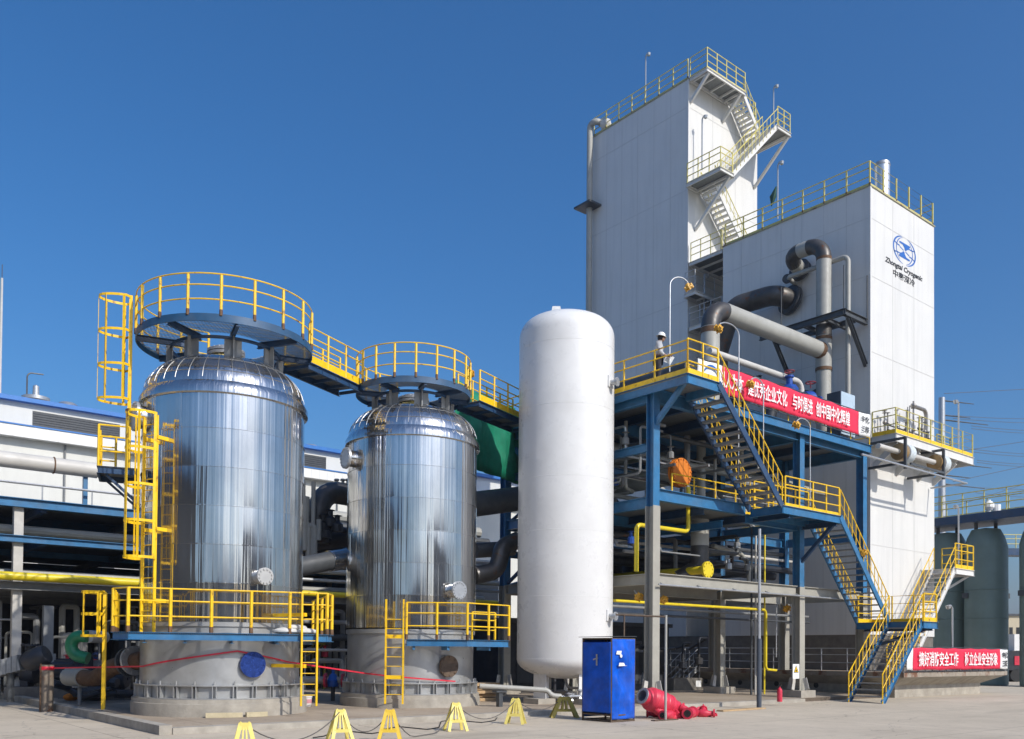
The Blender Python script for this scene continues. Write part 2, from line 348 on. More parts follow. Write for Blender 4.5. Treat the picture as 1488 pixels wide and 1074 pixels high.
def rail(name, pts, mat, parent, h=1.1, step=1.1, r=.024, pw=.06, mids=(.37, .72), toe=0, toemat=None, postn=None, flat=False):
    # one run of handrail: posts, top rail, middle rails, toe board; returns the part
    P = [V(p) for p in pts]; mb = MB()
    posts = postn or resample(P, step)
    for p in posts:
        p = V(p)
        if flat: mb.bar(p, p + V(0, 0, h), pw, pw*.5)
        else: mb.tube([p, p + V(0, 0, h)], pw/2, 6)
    if pw >= .085:
        for p in posts: p = V(p); mb.tube([p, p + V(0, 0, .13), p + V(0, 0, .17)], [pw*.57, pw*.56, pw*.5], 6)
    for f in (*mids, 1): mb.tube([p + V(0, 0, h*f) for p in P], r, 6)
    o = mb.build(name, mat, parent)
    if pw >= .085:
        o.data.materials.append(m_rusty); zb_ = P[0].z + .2 - root_loc(o).z
        for f_ in o.data.polygons:
            if f_.center.z < zb_: f_.material_index = 1
    if toe:
        t = MB()
        for a, b in zip(P, P[1:]): t.bar(a + V(0, 0, toe/2+.01), b + V(0, 0, toe/2+.01), .012, toe)
        t.build('toe_board', toemat or mat, o)
    return o
def flight(parent, a, b, w, side, matS, matT, matR, nst=None, h=1.05, balu=.55, depth=.26, rails=(0, 1), th=.05, pw=.05):
    # stair flight from a (bottom) to b (top) along the near stringer; w wide towards unit vector side
    a = V(a); b = V(b); s = V(side); d = b-a; n = nst or max(2, round(d.z/.25)); run = V(d.x, d.y, 0)
    for k in (0, 1):
        MB().chan(a + s*w*k, b + s*w*k, .07, .26, .012).build('stringer', matS, parent)
    mb = MB(); rn = run.normalized()
    for i in range(1, n):
        p = a + d*(i/n) ; mb.bar(p + s*.03 + V(0, 0, .02), p + s*(w-.03) + V(0, 0, .02), depth, th) if False else mb.prof([(-depth/2, -th/2), (depth/2, -th/2), (depth/2, th/2), (-depth/2, th/2)], p + s*.05, p + s*(w-.05))
    mb.build('tread_run', matT, parent)
    for k in rails:
        q0 = a + s*w*k; q1 = b + s*w*k; r = MB(); m = max(2, round(d.length/balu))
        for i in range(m+1):
            p = q0 + d*(i/m); r.tube([p, p + V(0, 0, h)], pw*.36, 6)
        r.tube([q0, q0 + V(0, 0, h), q1 + V(0, 0, h)], .026, 6)
        r.tube([q0 + V(0, 0, h*.5), q1 + V(0, 0, h*.5)], .018, 6)
        r.build('handrail', matR, parent)
def text_mesh(body, size, bold=.0, ext=.004, shear=0):
    cu = bpy.data.curves.new('lettering', 'FONT'); cu.body = body; cu.size = size; cu.extrude = ext; cu.offset = bold; cu.shear = shear
    cu.align_x = 'CENTER'; cu.align_y = 'CENTER'; cu.resolution_u = 3
    o = bpy.data.objects.new('lettering', cu); COL.objects.link(o)
    dg = bpy.context.evaluated_depsgraph_get(); me = bpy.data.meshes.new_from_object(o.evaluated_get(dg))
    bpy.data.objects.remove(o); bpy.data.curves.remove(cu); return me
def letter(name, body, size, c, ex, ey, mat, parent, bold=0, sx=1, shear=0, width=None, height=None):
    # lettering mesh laid on a plane: c centre, ex reading direction, ey up
    me = text_mesh(body, size, bold, .004, shear); c = V(c) - root_loc(parent); ex = V(ex).normalized(); ey = V(ey).normalized(); ez = ex.cross(ey)
    xs = [v.co.x for v in me.vertices]; ys = [v.co.y for v in me.vertices]
    mx = (min(xs)+max(xs))/2; my = (min(ys)+max(ys))/2; kx = (width/(max(xs)-min(xs))) if width else sx; ky = (height/(max(ys)-min(ys))) if height else 1
    for v in me.vertices: v.co = c + ex*(v.co.x-mx)*kx + ey*(v.co.y-my)*ky + ez*v.co.z
    me.materials.clear(); me.materials.append(mat)
    me.name = name; o = bpy.data.objects.new(name, me); COL.objects.link(o); o.parent = parent; return o
# ================================================================== SETTING
g = MB(); g.add([(-630, -330, 0), (1470, -330, 0), (1470, 1450, 0), (-630, 1450, 0)], [(0, 1, 2, 3)])
tag(g.build('ground', mat_ground('road_concrete', (.45, .385, .295), (.555, .48, .375), True, 6.1, 5.3)), kind='structure')
sb = MB(); sb.slab([(7.3, 21.6), (44, 21.6), (44, 72), (7.3, 72)], -.05, .15)
tag(sb.build('pavement', mat_ground('process_area_concrete', (.30, .235, .17), (.40, .33, .25), True, 4.2, 3.6)), kind='structure')
kb = MB(); kb.box(7.0, 21.3, -.02, 7.3, 62, .22)
tag(kb.build('kerb', m_conc), kind='structure')
kb = MB(); kb.box(7.3, 21.25, -.02, 33.3, 21.6, .153); tag(kb.build('kerb', m_conc), kind='structure')
hp = []
hl = MB(); N = 90
for i in range(N+1):
    a = radians(-30) + radians(150)*i/N; x = 1100*sin(a); y = 1100*cos(a)
    z = 26 + 16*sin(i*.33+1) + 9*sin(i*.91) + 5*sin(i*2.3) + (22 if i > 60 else 0)*(.5+.5*sin(i*.21))
    hl.v += [(x, y, -.5), (x*1.12, y*1.12, z)]
    if i: k = 2*i; hl.f.append((k-2, k, k+1, k-1))
tag(hl.build('hills', m_hill), kind='structure')
# ================================================================== INSULATED TANKS
def dirv(c, off):
    # unit vector from tank centre turned by off (radians, + = towards picture right) from the direction of the viewer's side
    t = atan2(-c[1], -c[0]); return V(cos(t+off), sin(t+off), 0)
def shell_mesh(c, R, z0, z1, bands, seed):
    rnd = random.Random(seed); mb = MB(); n = 288; out = []
    com = [(rnd.uniform(0, 6.28), m_, rnd.uniform(.5, 1)/m_**.75*4.2) for m_ in (5, 8, 11, 15, 19, 26, 34, 45)]
    for b in range(bands):
        za = z0+(z1-z0)*b/bands; zb = z0+(z1-z0)*(b+1)/bands
        ph = [(p_+rnd.uniform(-.35, .35), m_, a_*rnd.uniform(.6, 1.3)) for p_, m_, a_ in com]
        prof = []
        for k in range(7):
            f = k/6; env = .55+.45*sin(pi*f); row = []
            for j in range(n):
                th = 2*pi*j/n; d = sum(a*sin(m*th+p+.12*sin(3.1*f)) for p, m, a in ph)*.0040*env
                row.append((c[0]+(R+d)*cos(th), c[1]+(R+d)*sin(th), za+(zb-za)*f))
            prof.append(row)
        o = len(mb.v); mb.v += [p for r in prof for p in r]
        mb.f += [(o+i*n+j, o+i*n+(j+1) % n, o+(i+1)*n+(j+1) % n, o+(i+1)*n+j) for i in range(6) for j in range(n)]
    return mb
def cage_ladder(parent, p, out, z0, z1, zc0, w=.46, depth=.75, ztop=None, nbars=5, mat=None, name='caged_ladder'):
    mat = mat or m_yel
    out = V(out).normalized(); t = V(-out.y, out.x, 0); p = V(p.x, p.y, 0); lm = MB()
    zt = ztop or z1
    for s in (-1, 1): lm.bar(p + t*s*w/2 + V(0, 0, z0), p + t*s*w/2 + V(0, 0, zt), .09, .03, t)
    lad = lm.build(name, mat, parent)
    rungs(lad, p + t*w/2, p - t*w/2, z0, int((z1-z0)/.3), mat)
    cg = MB(); hp = []
    for i in range(13):
        a = -pi/2 + pi*i/12; hp.append(t*(sin(a)*(w/2+.14)) + out*(.12 + cos(a)*(depth-.12)))
    hp = [t*(-w/2)] + hp + [t*(w/2)]
    nz = max(2, round((z1+.9-zc0)/1.15)); zs = [zc0 + (min(zt, z1+.95)-zc0)*i/nz for i in range(nz+1)]
    for z in zs:
        for a, b in zip(hp, hp[1:]): cg.bar(p + a + V(0, 0, z), p + b + V(0, 0, z), .012, .07)
    for i in range(nbars):
        a = -pi/2*.95 + pi*.95*i/(nbars-1); q = p + t*(sin(a)*(w/2+.14)) + out*(.12 + cos(a)*(depth-.12))
        tt = V(q.x-p.x, q.y-p.y, 0).normalized()
        cg.bar(q + V(0, 0, zs[0]), q + V(0, 0, zs[-1]), .07, .012, tt)
    if zs: cg.build('cage', mat, lad)
    return lad
def manhole(parent, c, d, R, r, z, matB, matF, proj=.3, name='nozzle', bolts=16):
    p = V(c[0], c[1], z) + d*(R-.05); q = V(c[0], c[1], z) + d*(R+proj)
    o = MB().cyl(p, q, r*.78, 24).build(name, matB, parent)
    MB().flange(q + d*.02, d, r, .08, bolts, .025).build('flange', matF, o)
    return o
def make_tank(c, R, zb, zskirt, zshell, zcyl, zdome, ztop, label, seed, D):
    t = thing('insulated_tank', (c[0], c[1], .15), label, 'storage tank', 'aluminium clad tanks')
    MB().lathe([(0, .13), (R+.22, .13), (R+.22, zb-.12), (R+.19, zb-.11), (R+.19, zb), (0, zb)], (c[0], c[1], 0), 56).build('concrete_base', m_conc, t)
    # flanged foot ring with paired gussets
    sk = MB().lathe([(R-.02, zb), (R-.02, zskirt), (R+.03, zskirt+.002), (R+.03, zskirt+.14), (R-.01, zskirt+.15)], (c[0], c[1], 0), 72).build('skirt', m_skirt, t)
    fr = MB().lathe([(R, zb+.005), (R+.14, zb+.005), (R+.14, zb+.035), (R, zb+.035)], (c[0], c[1], 0), 72)
    fr.lathe([(R, zb+.36), (R+.14, zb+.36), (R+.14, zb+.395), (R, zb+.395)], (c[0], c[1], 0), 72)
    for i in range(28):
        a = 2*pi*i/28
        for da in (-.02, .02):
            d = V(cos(a+da), sin(a+da), 0); q = V(c[0], c[1], 0) + d*(R+.06)
            fr.bar(q + V(0, 0, zb+.037), q + V(0, 0, zb+.357), .02, .12, d) if False else fr.prof([(-.012, 0), (.012, 0), (.012, .13), (-.012, .13)], V(c[0], c[1], zb+.037) + d*R, V(c[0], c[1], zb+.357) + d*R, d)
        d = V(cos(a), sin(a), 0); q = V(c[0], c[1], 0)+d*(R+.07); fr.cyl(q + V(0, 0, zb+.39), q + V(0, 0, zb+.5), .022, 6)
    fr.build('foot_ring', m_skirt, sk)
    sh = shell_mesh(c, R+.04, zshell, zcyl, 6, seed).build('shell', m_alup, t)
    sm = MB(); rnd = random.Random(seed)
    for b in range(1, 6):
        z = zshell + (zcyl-zshell)*b/6
        sm.lathe([(R+.03, z-.02), (R+.056, z-.014), (R+.056, z+.012), (R+.03, z+.018)], (c[0], c[1], 0), 96)
    for b in range(6):
        za = zshell + (zcyl-zshell)*b/6+.02; zz = zshell + (zcyl-zshell)*(b+1)/6-.02; o = (b*.37) % 1
        for j in range(8):
            a = 2*pi*(j+o)/8; d = V(cos(a), sin(a), 0); sm.bar(V(c[0], c[1], za)+d*(R+.045), V(c[0], c[1], zz)+d*(R+.045), .022, .012, d)
    sm.build('sheet_seam', m_alu, sh)
    rg = MB().lathe([(R+.03, zcyl-.12), (R+.14, zcyl-.10), (R+.14, zcyl+.05), (R+.06, zcyl+.20), (R+.02, zcyl+.26)], (c[0], c[1], 0), 96).build('flashing_ring', m_alu, t)
    # dome of sheet gores
    prof = []; zd0 = zcyl+.24; H = zdome-zd0
    for i in range(15):
        f = i/14; a = f*pi/2*.96; prof.append(((R+.03)*cos(a)**.62 if f < 1 else .5, zd0 + H*sin(a)**1.15))
    prof[-1] = (.5, zdome)
    dm = MB().lathe(prof, (c[0], c[1], 0), 96).build('dome', m_alu, t)
    gs = MB()
    for j in range(36):
        a = 2*pi*j/36+.05; d = V(cos(a), sin(a), 0)
        gs.tube([V(c[0], c[1], z+.004)+d*(r+.002) for r, z in prof[1:13]], .009, 4)
    for i in (3, 7):
        r, z = prof[i]; gs.lathe([(r-.004, z-.012), (r+.014, z), (r-.004, z+.014)], (c[0], c[1], 0), 80)
    gs.build('gore_seam', M('seam_metal', (.5, .5, .49), .35, .85, var=.05), dm)
    MB().lathe([(.5, zdome-.12), (.62, zdome-.05), (.62, zdome+.12), (.45, zdome+.2), (.4, zdome+.2)], (c[0], c[1], 0), 24).build('neck_insulation', m_insul, t)
    nk = MB().cyl(V(c[0], c[1], zdome-.1), V(c[0], c[1], zdome+.5), .36, 24)
    nk.flange(V(c[0], c[1], zdome+.26), (0, 0, 1), .55, .09, 20, .022); nk.flange(V(c[0], c[1], zdome+.37), (0, 0, 1), .55, .08, 20, .022)
    nk.build('top_nozzle', m_galv, t)
    return t, sh
def top_platform(t, c, R, Ri, z, zdome, a_open, nposts, ph):
    # ring shaped deck on plate legs above the dome
    n = 64
    dk = grating('top_platform', [(c[0]+(R-.03)*cos(2*pi*i/n), c[1]+(R-.03)*sin(2*pi*i/n)) for i in range(n)], (c, Ri), z, ph, t, .036)
    rb = MB().lathe([(R-.03, z-.16), (R, z-.16), (R, z+.05), (R-.03, z+.05), (R-.03, z-.16)], (c[0], c[1], 0), n)
    rb.build('edge_ring', M('deep_blue_ring_paint', (.016, .075, .165), .45, var=.2, dirt=.2), dk)
    bm_ = MB()
    for i in range(8):
        a = ph + 2*pi*i/8; d = V(cos(a), sin(a), 0); bm_.ibeam(V(c[0], c[1], z-.13)+d*(Ri-.1), V(c[0], c[1], z-.13)+d*(R-.035), .1, .17, .015)
    bm_.lathe([(Ri+.3, z-.3), (Ri+.36, z-.3), (Ri+.36, z-.22), (Ri+.3, z-.22), (Ri+.3, z-.3)], (c[0], c[1], 0), 40)
    bm_.build('radial_beam', m_dblue, dk)
    for i in range(8):
        a = ph + 2*pi*i/8; d = V(cos(a), sin(a), 0); q = V(c[0], c[1], 0)+d*(Ri+.3)
        s = V(-d.y, d.x, 0)
        MB().prof([(-.24, -.015), (.24, -.015), (.24, .015), (.02, .015), (.02, .16), (-.02, .16), (-.02, .015), (-.24, .015)], q+V(0, 0, zdome-.62), q+V(0, 0, z-.22), d).build('support_leg', m_mgrey, dk)
    a0, a1 = a_open
    pts = arc(c, R-.015, a0, a1, 44, z+.03); posts = arc(c, R-.015, a0, a1, nposts, z+.0)
    rail('railing', pts, m_yel, dk, h=1.12, r=.02, pw=.085, postn=posts, flat=False)
    return dk

T1 = (10.40, 26.22); T2 = (17.29, 26.56)
tk1, sh1 = make_tank(T1, 2.27, .62, 2.62, 2.75, 9.14, 10.5, 11.0, 'nearer and larger mirror bright aluminium tank, left one, with tall yellow caged ladder', 3, 26.85)
tk2, sh2 = make_tank(T2, 2.20, .56, 2.56, 2.75, 9.14, 10.42, 11.0, 'farther mirror bright aluminium tank, with a short yellow ladder at its foot', 11, 31.5)
vt1 = atan2(-T1[1], -T1[0]); vt2 = atan2(-T2[1], -T2[0])
top_platform(tk1, T1, 2.52, 1.22, 11.08, 10.5, (vt1-pi*.93, vt1+pi*.55), 13, vt1+.12)
top_platform(tk2, T2, 2.0, 1.0, 11.0, 10.42, (vt2-pi*.9, vt2+pi*.58), 13, vt2+.2)
# ---- lower platform of tank 1: straight front, chamfered corners
e = V(cos(radians(-18)), sin(radians(-18)), 0); nrm = V(sin(radians(18)), cos(radians(18)), 0); c1 = V(*T1, 0)
def P1(a, b, z=0): return c1 + e*a + nrm*b + V(0, 0, z)
outl = [(-2.9, -2.2), (-2.5, -2.78), (2.65, -2.78), (2.88, -2.2), (2.88, 1.5), (2.0, 2.8), (-2.0, 2.8), (-2.9, 1.5)]
zl = 2.42
pl = MB(); n = 48
inn = [(T1[0]+2.36*cos(2*pi*i/n), T1[1]+2.36*sin(2*pi*i/n)) for i in range(n)]
def ring_slab(mb, outer, inner, z0, z1):
    # outer polygon resampled radially to the inner circle
    c = (sum(p[0] for p in inner)/len(inner), sum(p[1] for p in inner)/len(inner)); O = []
    for ix, iy in inner:
        dx, dy = ix-c[0], iy-c[1]; best = None
        for (ax, ay), (bx, by) in zip(outer, outer[1:]+outer[:1]):
            ex, ey = bx-ax, by-ay; den = dx*ey-dy*ex
            if abs(den) < 1e-9: continue
            tt = ((ax-c[0])*ey-(ay-c[1])*ex)/den; ss = ((ax-c[0])*dy-(ay-c[1])*dx)/den
            if tt > 0 and -1e-6 <= ss <= 1+1e-6: best = tt if best is None else min(best, tt)
        O.append((c[0]+dx*best, c[1]+dy*best))
    k = len(inner)
    vs = [(x, y, z0) for x, y in inner]+[(x, y, z0) for x, y in O]+[(x, y, z1) for x, y in inner]+[(x, y, z1) for x, y in O]; fs = []
    for i in range(k):
        j = (i+1) % k; fs += [(i, j, k+j, k+i), (2*k+i, 3*k+i, 3*k+j, 2*k+j), (k+i, k+j, 3*k+j, 3*k+i), (j, i, 2*k+i, 2*k+j)]
    mb.add(vs, fs)
ow = [(P1(a, b).x, P1(a, b).y) for a, b in outl]
lp = grating('lower_platform', ow, (T1, 2.36), zl, radians(72), tk1, .055)
eb = MB()
for a, b in zip(outl, outl[1:]+outl[:1]): eb.chan(P1(*a, zl-.09), P1(*b, zl-.09), .07, .2, .012)
for a in (-2.1, -1.1, .1, 1.3, 2.2): eb.ibeam(P1(a, -2.74, zl-.2), P1(a, -1.2, zl-.2), .1, .14, .014)
eb.build('edge_beam', m_blue, lp)
ro = [(-2.88, 1.2), (-2.88, -2.2), (-2.5, -2.76), (2.63, -2.76), (2.86, -2.2), (2.86, 1.2)]
rail('railing', [P1(a, b, zl) for a, b in ro], m_yel, lp, h=1.16, step=.95, r=.022, pw=.095, flat=False)
# sacks lying on the platform
sk = MB()
for (a, b, s, h) in ((1.6, -2.5, .42, .1), (2.05, -2.45, .4, .09), (1.8, -2.48, .35, .2)):
    sk.sphere(P1(a, b, zl+h), s, 14, 1, .7, .26)
solo('sack', sk, M('white_sack', (.6, .6, .58), .8, bump=.6, bs=9), 'grey white crumpled sacks lying on the platform of the nearer bright tank', 'sack')
# ladders of tank 1
dl = dirv(T1, -radians(47)); cage_ladder(tk1, c1 + dl*2.64, dl, zl, 8.2, 4.45, ztop=8.35, w=.5, depth=.75)
tl = V(-dl.y, dl.x, 0)
for z in (3.3, 5.25, 7.75):
    for s in (-1, 1): br = MB(); br.bar(c1 + dl*2.28 + tl*s*.25 + V(0, 0, z), c1 + dl*2.64 + tl*s*.25 + V(0, 0, z), .1, .1); br.build('ladder_bracket', m_yel, tk1)
du = dirv(T1, -radians(86)); cage_ladder(tk1, c1 + du*2.64, du, 7.1, 11.1, 9.1, ztop=12.1, w=.5, depth=.85)
# small rest platform half way up
tu = V(-du.y, du.x, 0); zp = 7.05
def PU(a, b, z=0): return c1 + du*a + tu*b + V(0, 0, z)
rp = MB(); rp.slab([(PU(a, b).x, PU(a, b).y) for a, b in ((2.4, -.7), (3.4, -.7), (3.4, .75), (2.4, .75))], zp-.03, zp)
rpo = rp.build('rest_platform', m_grate, tk1)
eb = MB()
ol = [(2.4, -.7), (3.4, -.7), (3.4, .75), (2.4, .75)]
for a, b in zip(ol, ol[1:]+ol[:1]): eb.chan(PU(*a, zp-.1), PU(*b, zp-.1), .06, .2, .012)
eb.bar(PU(3.2, -.6, zp-.2), PU(2.3, -.5, zp-1.0), .07, .07); eb.bar(PU(3.2, .6, zp-.2), PU(2.3, .5, zp-1.0), .07, .07)
eb.build('edge_beam', m_dblue, rpo)
rail('railing', [PU(2.6, .74, zp), PU(3.39, .74, zp), PU(3.39, -.69, zp), PU(3.0, -.69, zp)], m_yel, rpo, h=1.15, step=.7, pw=.07)
# right hand access ladder and left hand small caged ladder
dr = P1(3.0, -1.9)-c1; drn = dr.normalized()
lr = MB(); q = P1(1.92, -2.86)
for s in (0, .42): lr.bar(q + e*s + V(0, 0, .45), q + e*s + V(0, 0, zl+1.15), .11, .05, e)
lo_ = lr.build('access_ladder', m_yel, tk1); rungs(lo_, q, q + e*.42, .45, 6, m_yel)
br = MB(); br.bar(q + e*.1 + V(0, 0, 1.55), c1 + (q-c1).normalized()*2.26 + V(0, 0, 1.55), .1, .1); br.build('ladder_bracket', m_yel, tk1); br = MB(); br.bar(q + e*.1 + V(0, 0, zl+.55), c1 + (q-c1).normalized()*2.3 + V(0, 0, zl+.55), .1, .1)
br.build('ladder_bracket', m_yel, tk1)
cage_ladder(tk1, P1(-3.2, .3), -e, .25, 3.5, 2.35, ztop=3.6, w=.5, depth=.62, nbars=4)
# nozzles
manhole(tk1, T1, dirv(T1, -radians(72)), 2.3, .42, 8.55, m_alu, m_galv, .22)
manhole(tk1, T1, dirv(T1, radians(24.5)), 2.3, .24, 4.02, m_galv, M('dull_white_flange', (.42, .42, .41), .5), .35, bolts=12)
manhole(tk1, T1, dirv(T1, radians(20.5)), 2.24, .36, 1.58, m_skirt, M('bright_blue_cover', (.03, .07, .3), .25, .5, var=.3, vs=8), .1, 'manhole', 8)
manhole(tk2, T2, dirv(T2, -radians(61)), 2.22, .36, 8.42, m_alu, m_galv, .3)
manhole(tk2, T2, dirv(T2, radians(37)), 2.22, .3, 4.0, m_alu, m_galv, .34)
manhole(tk2, T2, dirv(T2, radians(33)), 2.18, .36, 1.5, m_skirt, m_brown, .1, 'manhole', 8)
# ---- tank 2 part platform and ladder
c2 = V(*T2, 0); rt = R0
def P2(a, b, z=0): return V(*T2, 0) + R0*a + F0*b + V(0, 0, z)     # a to picture right, b away
zq = 2.36
A = [(.16, -2.72), (2.1, -2.72), (3.42, -1.25), (3.42, -.5)]
poly = A + [(2.3, -.5), (2.05, -1.15), (1.55, -1.78), (.95, -2.12), (.16, -2.3)]
po2 = grating('lower_platform', [(P2(a, b).x, P2(a, b).y) for a, b in poly], None, zq, radians(50), tk2, .055)
eb = MB()
for a, b in zip(A, A[1:]): eb.chan(P2(*a, zq-.1), P2(*b, zq-.1), .07, .22, .012)
eb.chan(P2(.16, -2.3, zq-.1), P2(.16, -2.72, zq-.1), .07, .2)
for a, b in ((.4, -2.7), (1.5, -2.7), (2.8, -1.8)): eb.bar(P2(a, b, zq-.26), P2(a*.85, b*.82, zq-.26), .08, .14)
eb.build('edge_beam', m_blue, po2)
rail('railing', [P2(a, b, zq) for a, b in A], m_yel, po2, h=1.18, step=.9, r=.022, pw=.09, flat=False)
rail('railing', [P2(2.2, -1.5, zq), P2(2.95, -.9, zq)], m_yel, po2, h=.95, step=.7, r=.022, pw=.08)
lr = MB(); q0, q1 = P2(-.5, -2.66), P2(.06, -2.66)
for q in (q0, q1): lr.bar(q + V(0, 0, .3), q + V(0, 0, zq+1.28), .12, .05, rt)
lo_ = lr.build('access_ladder', m_yel, tk2); rungs(lo_, q0, q1, .3, 9, m_yel)
for z in (1.15, 2.45): MB().bar(q0 + V(0, 0, z), q1 + V(0, 0, z), .05, .12).build('cross_plate', m_yel, lo_)
# ---- bridges between the platforms
def bridge(name, a, b, z, w, label, railz=1.1):
    a = V(a.x, a.y, z); b = V(b.x, b.y, z); d = (b-a).normalized(); s = V(-d.y, d.x, 0)
    if s.dot(F0) < 0: s = -s
    t = thing(name, (a.x, a.y, z), label, 'walkway')
    MB().slab([(p.x, p.y) for p in (a, b, b+s*w, a+s*w)], z-.03, z).build('deck', m_grate, t)
    bb = MB()
    for k in (0, w): bb.chan(a + s*k + V(0, 0, -.13), b + s*k + V(0, 0, -.13), .08, .22, .012)
    for i in range(5): p = a + (b-a)*(i/4); bb.bar(p + V(0, 0, -.14), p + s*w + V(0, 0, -.14), .06, .1)
    bb.build('side_beam', m_dblue, t)
    for k in (0, w): rail('railing', [a + s*k, b + s*k], m_yel, t, h=railz, step=1.0, r=.022, pw=.075, toe=.22)
    return t
ba = pd(449, 530, 28.0); bb_ = pd(527, 545, 30.6)
bridge('walkway_bridge', V(ba.x, ba.y, 0), V(bb_.x, bb_.y, 0), 11.0, .95, 'blue and yellow footbridge joining the tops of the two bright tanks')
ba = pd(697, 590, 32.2); be = pd(775, 600, 35.5)
bridge('walkway_bridge', V(ba.x, ba.y, 0), be, 11.0, .95, 'blue and yellow footbridge from the farther bright tank toward the white tank')
# ================================================================== WHITE TANK
WT = (22.55, 24.36); RW = 1.75
wt = thing('white_tank', (WT[0], WT[1], .15), 'tall smooth white vertical tank standing on legs behind the blue cabin', 'storage tank')
prof = [(0, 1.02)]
for i in range(1, 9): a = pi/2*i/8; prof.append((RW*sin(a), 1.72-.7*cos(a)))
prof += [(RW, 13.5)]
for i in range(1, 17): a = pi/2*i/16; prof.append((RW*cos(a)**.55, 13.5+.85*sin(a)**.95))
body = MB().lathe(prof, (*WT, 0), 80).build('shell', m_tankw, wt)
sm = MB()
for z in (3.97, 6.3, 8.2, 10.75, 13.0, 1.75): sm.lathe([(RW-.005, z-.014), (RW+.006, z), (RW-.005, z+.014)], (*WT, 0), 80)
sm.build('weld_seam', m_tankw, body)
lg = MB(); q = V(*WT, 14.3) - R0*.42 - F0*.5; lg.prof([(-.2, 0), (.2, 0), (.14, .3), (-.14, .3)], q, q + F0*.04); lg.cyl(q + V(0, 0, .17)-F0*.02, q + V(0, 0, .17)+F0*.06, .07, 10)
lg.build('lifting_lug', m_tankw, wt)
for i in range(4):
    d = (-R0*cos(radians(38+90*i)) - F0*sin(radians(38+90*i))).normalized(); q = V(*WT, 0)+d*1.18; s = V(-d.y, d.x, 0)
    MB().prof([(-.34, 0), (.34, 0), (.34, .025), (.02, .025), (.02, .42), (-.02, .42), (-.02, .025), (-.34, .025)], q+V(0, 0, .34), q+V(0, 0, 1.5), -d).build('leg', m_tankw, wt)
    b = MB(); b.slab([(p.x, p.y) for p in (q+d*.4+s*.42, q-d*.4+s*.42, q-d*.4-s*.42, q+d*.4-s*.42)], .13, .34); b.build('footing', m_conc, wt)
for (px, py, hh) in ((879, 552, .34), (884, 894, .34)):
    d = (R0*.86 - F0*.5).normalized(); q = V(*WT, 0)+d*RW; z = pd(px, py, 32.0).z; s = V(-d.y, d.x, 0)
    b = MB(); b.prof([(-.2, -.2), (.2, -.2), (.2, .2), (-.2, .2)], q+V(0, 0, z)-d*.05, q+V(0, 0, z)+d*.04); bo = b.build('connection_plate', m_tankw, wt)
    b = MB(); b.cyl(q+V(0, 0, z-.03), q+V(0, 0, z-.03)+d*.3, .1, 12); b.flange(q+V(0, 0, z-.03)+d*.28, d, .16, .05, 8, .015); b.build('stub', m_galv, bo)
# valves and pipework beneath
vp = MB()
for i in range(7):
    x = WT[0]-1.0+.33*i; y = WT[1]-1.2+random.uniform(-.3, .3); h = random.uniform(.5, .95)
    vp.tube([(x, y, .2), (x, y, h)], .035, 8); vp.lathe([(.02, h-.05), (.11, h-.03), (.11, h+.01), (.02, h+.03)], (x, y, 0), 10); vp.sphere((x, y, h*.55), .085, 8)
vp.tube([(WT[0]-1.3, WT[1]-1.2, .45), (WT[0]+1.2, WT[1]-1.2, .45)], .045, 8); vp.tube(fillet([(WT[0], WT[1], 1.1), (WT[0], WT[1]-.2, .7), (WT[0]+.3, WT[1]-1.2, .7)], .2), .05, 8)
vp.build('valve_manifold', m_galv, wt)
# ================================================================== COLD BOX TOWERS
def tower(name, x0, y0, x1, y1, z0, z1, label, seamx, seamz, rail_skip=()):
    t = thing(name, ((x0+x1)/2, (y0+y1)/2, z0), label, 'tower')
    w = MB(); w.box(x0, y0, z0, x1, y1, z1); wo = w.build('wall', m_white, t, 0)
    s = MB(); k = .006
    for i in range(1, seamx[0]): x = x0+(x1-x0)*i/seamx[0]; s.box(x-.02, y0-k, z0+.05, x+.02, y0-.0005, z1-.05)
    for i in range(1, seamx[1]): y = y0+(y1-y0)*i/seamx[1]; s.box(x0-k, y-.02, z0+.05, x0-.0005, y+.02, z1-.05)
    for f in seamz: z = z0+(z1-z0)*f; s.box(x0+.05, y0-k*1.5, z-.02, x1-.05, y0-.0005, z+.02); s.box(x0-k*1.5, y0+.05, z-.02, x0-.0005, y1-.05, z+.02)
    s.build('panel_seam', M('panel_seam_paint', (.57, .56, .535), .5, var=.05), wo, 0)
    c = MB()
    for a, b in (((x0, y0), (x1, y0)), ((x0, y0), (x0, y1)), ((x1, y0), (x1, y1)), ((x0, y1), (x1, y1))):
        c.box(min(a[0], b[0])-.05, min(a[1], b[1])-.05, z1+.002, max(a[0], b[0])+.05, max(a[1], b[1])+.05, z1+.07)
    c2_ = MB(); c2_.box(x0-.05, y0-.05, z1+.002, x1+.05, y1+.05, z1+.06)
    ro = c2_.build('roof', M('roof_edge_olive', (.35, .33, .2), .6, rust=.2), t, 0)
    # corner trim
    cc = MB(); cc.box(x0-.03, y0-.03, z0, x0+.1, y0+.1, z1-.01); cc.build('corner_trim', m_white, wo, 0)
    return t, ro
ST, stroof = tower('cold_box_tower', 42, 23.2, 48.7, 32.2, 3.0, 25.4, 'lower white panelled tower on the right, carrying the blue emblem and black lettering', (3, 7), (.2, .42, .63, .8, .93))
TT, ttroof = tower('cold_box_tower', 42, 34.8, 48.9, 43.0, 3.0, 36.5, 'tallest white panelled tower, behind, with zigzag stairs up its sunny side', (3, 6), (.2, .4, .6, .8, .95))
def proof_rail(t, pts, z, step, mat=m_yel2): return rail('roof_railing', [V(x, y, z) for x, y in pts], mat, t, h=1.25, step=step, r=.028, pw=.09, toe=.14, toemat=mat)
proof_rail(stroof, [(42.05, 32.1), (42.05, 23.25), (48.65, 23.25), (48.65, 32.1)], 25.46, 1.25)
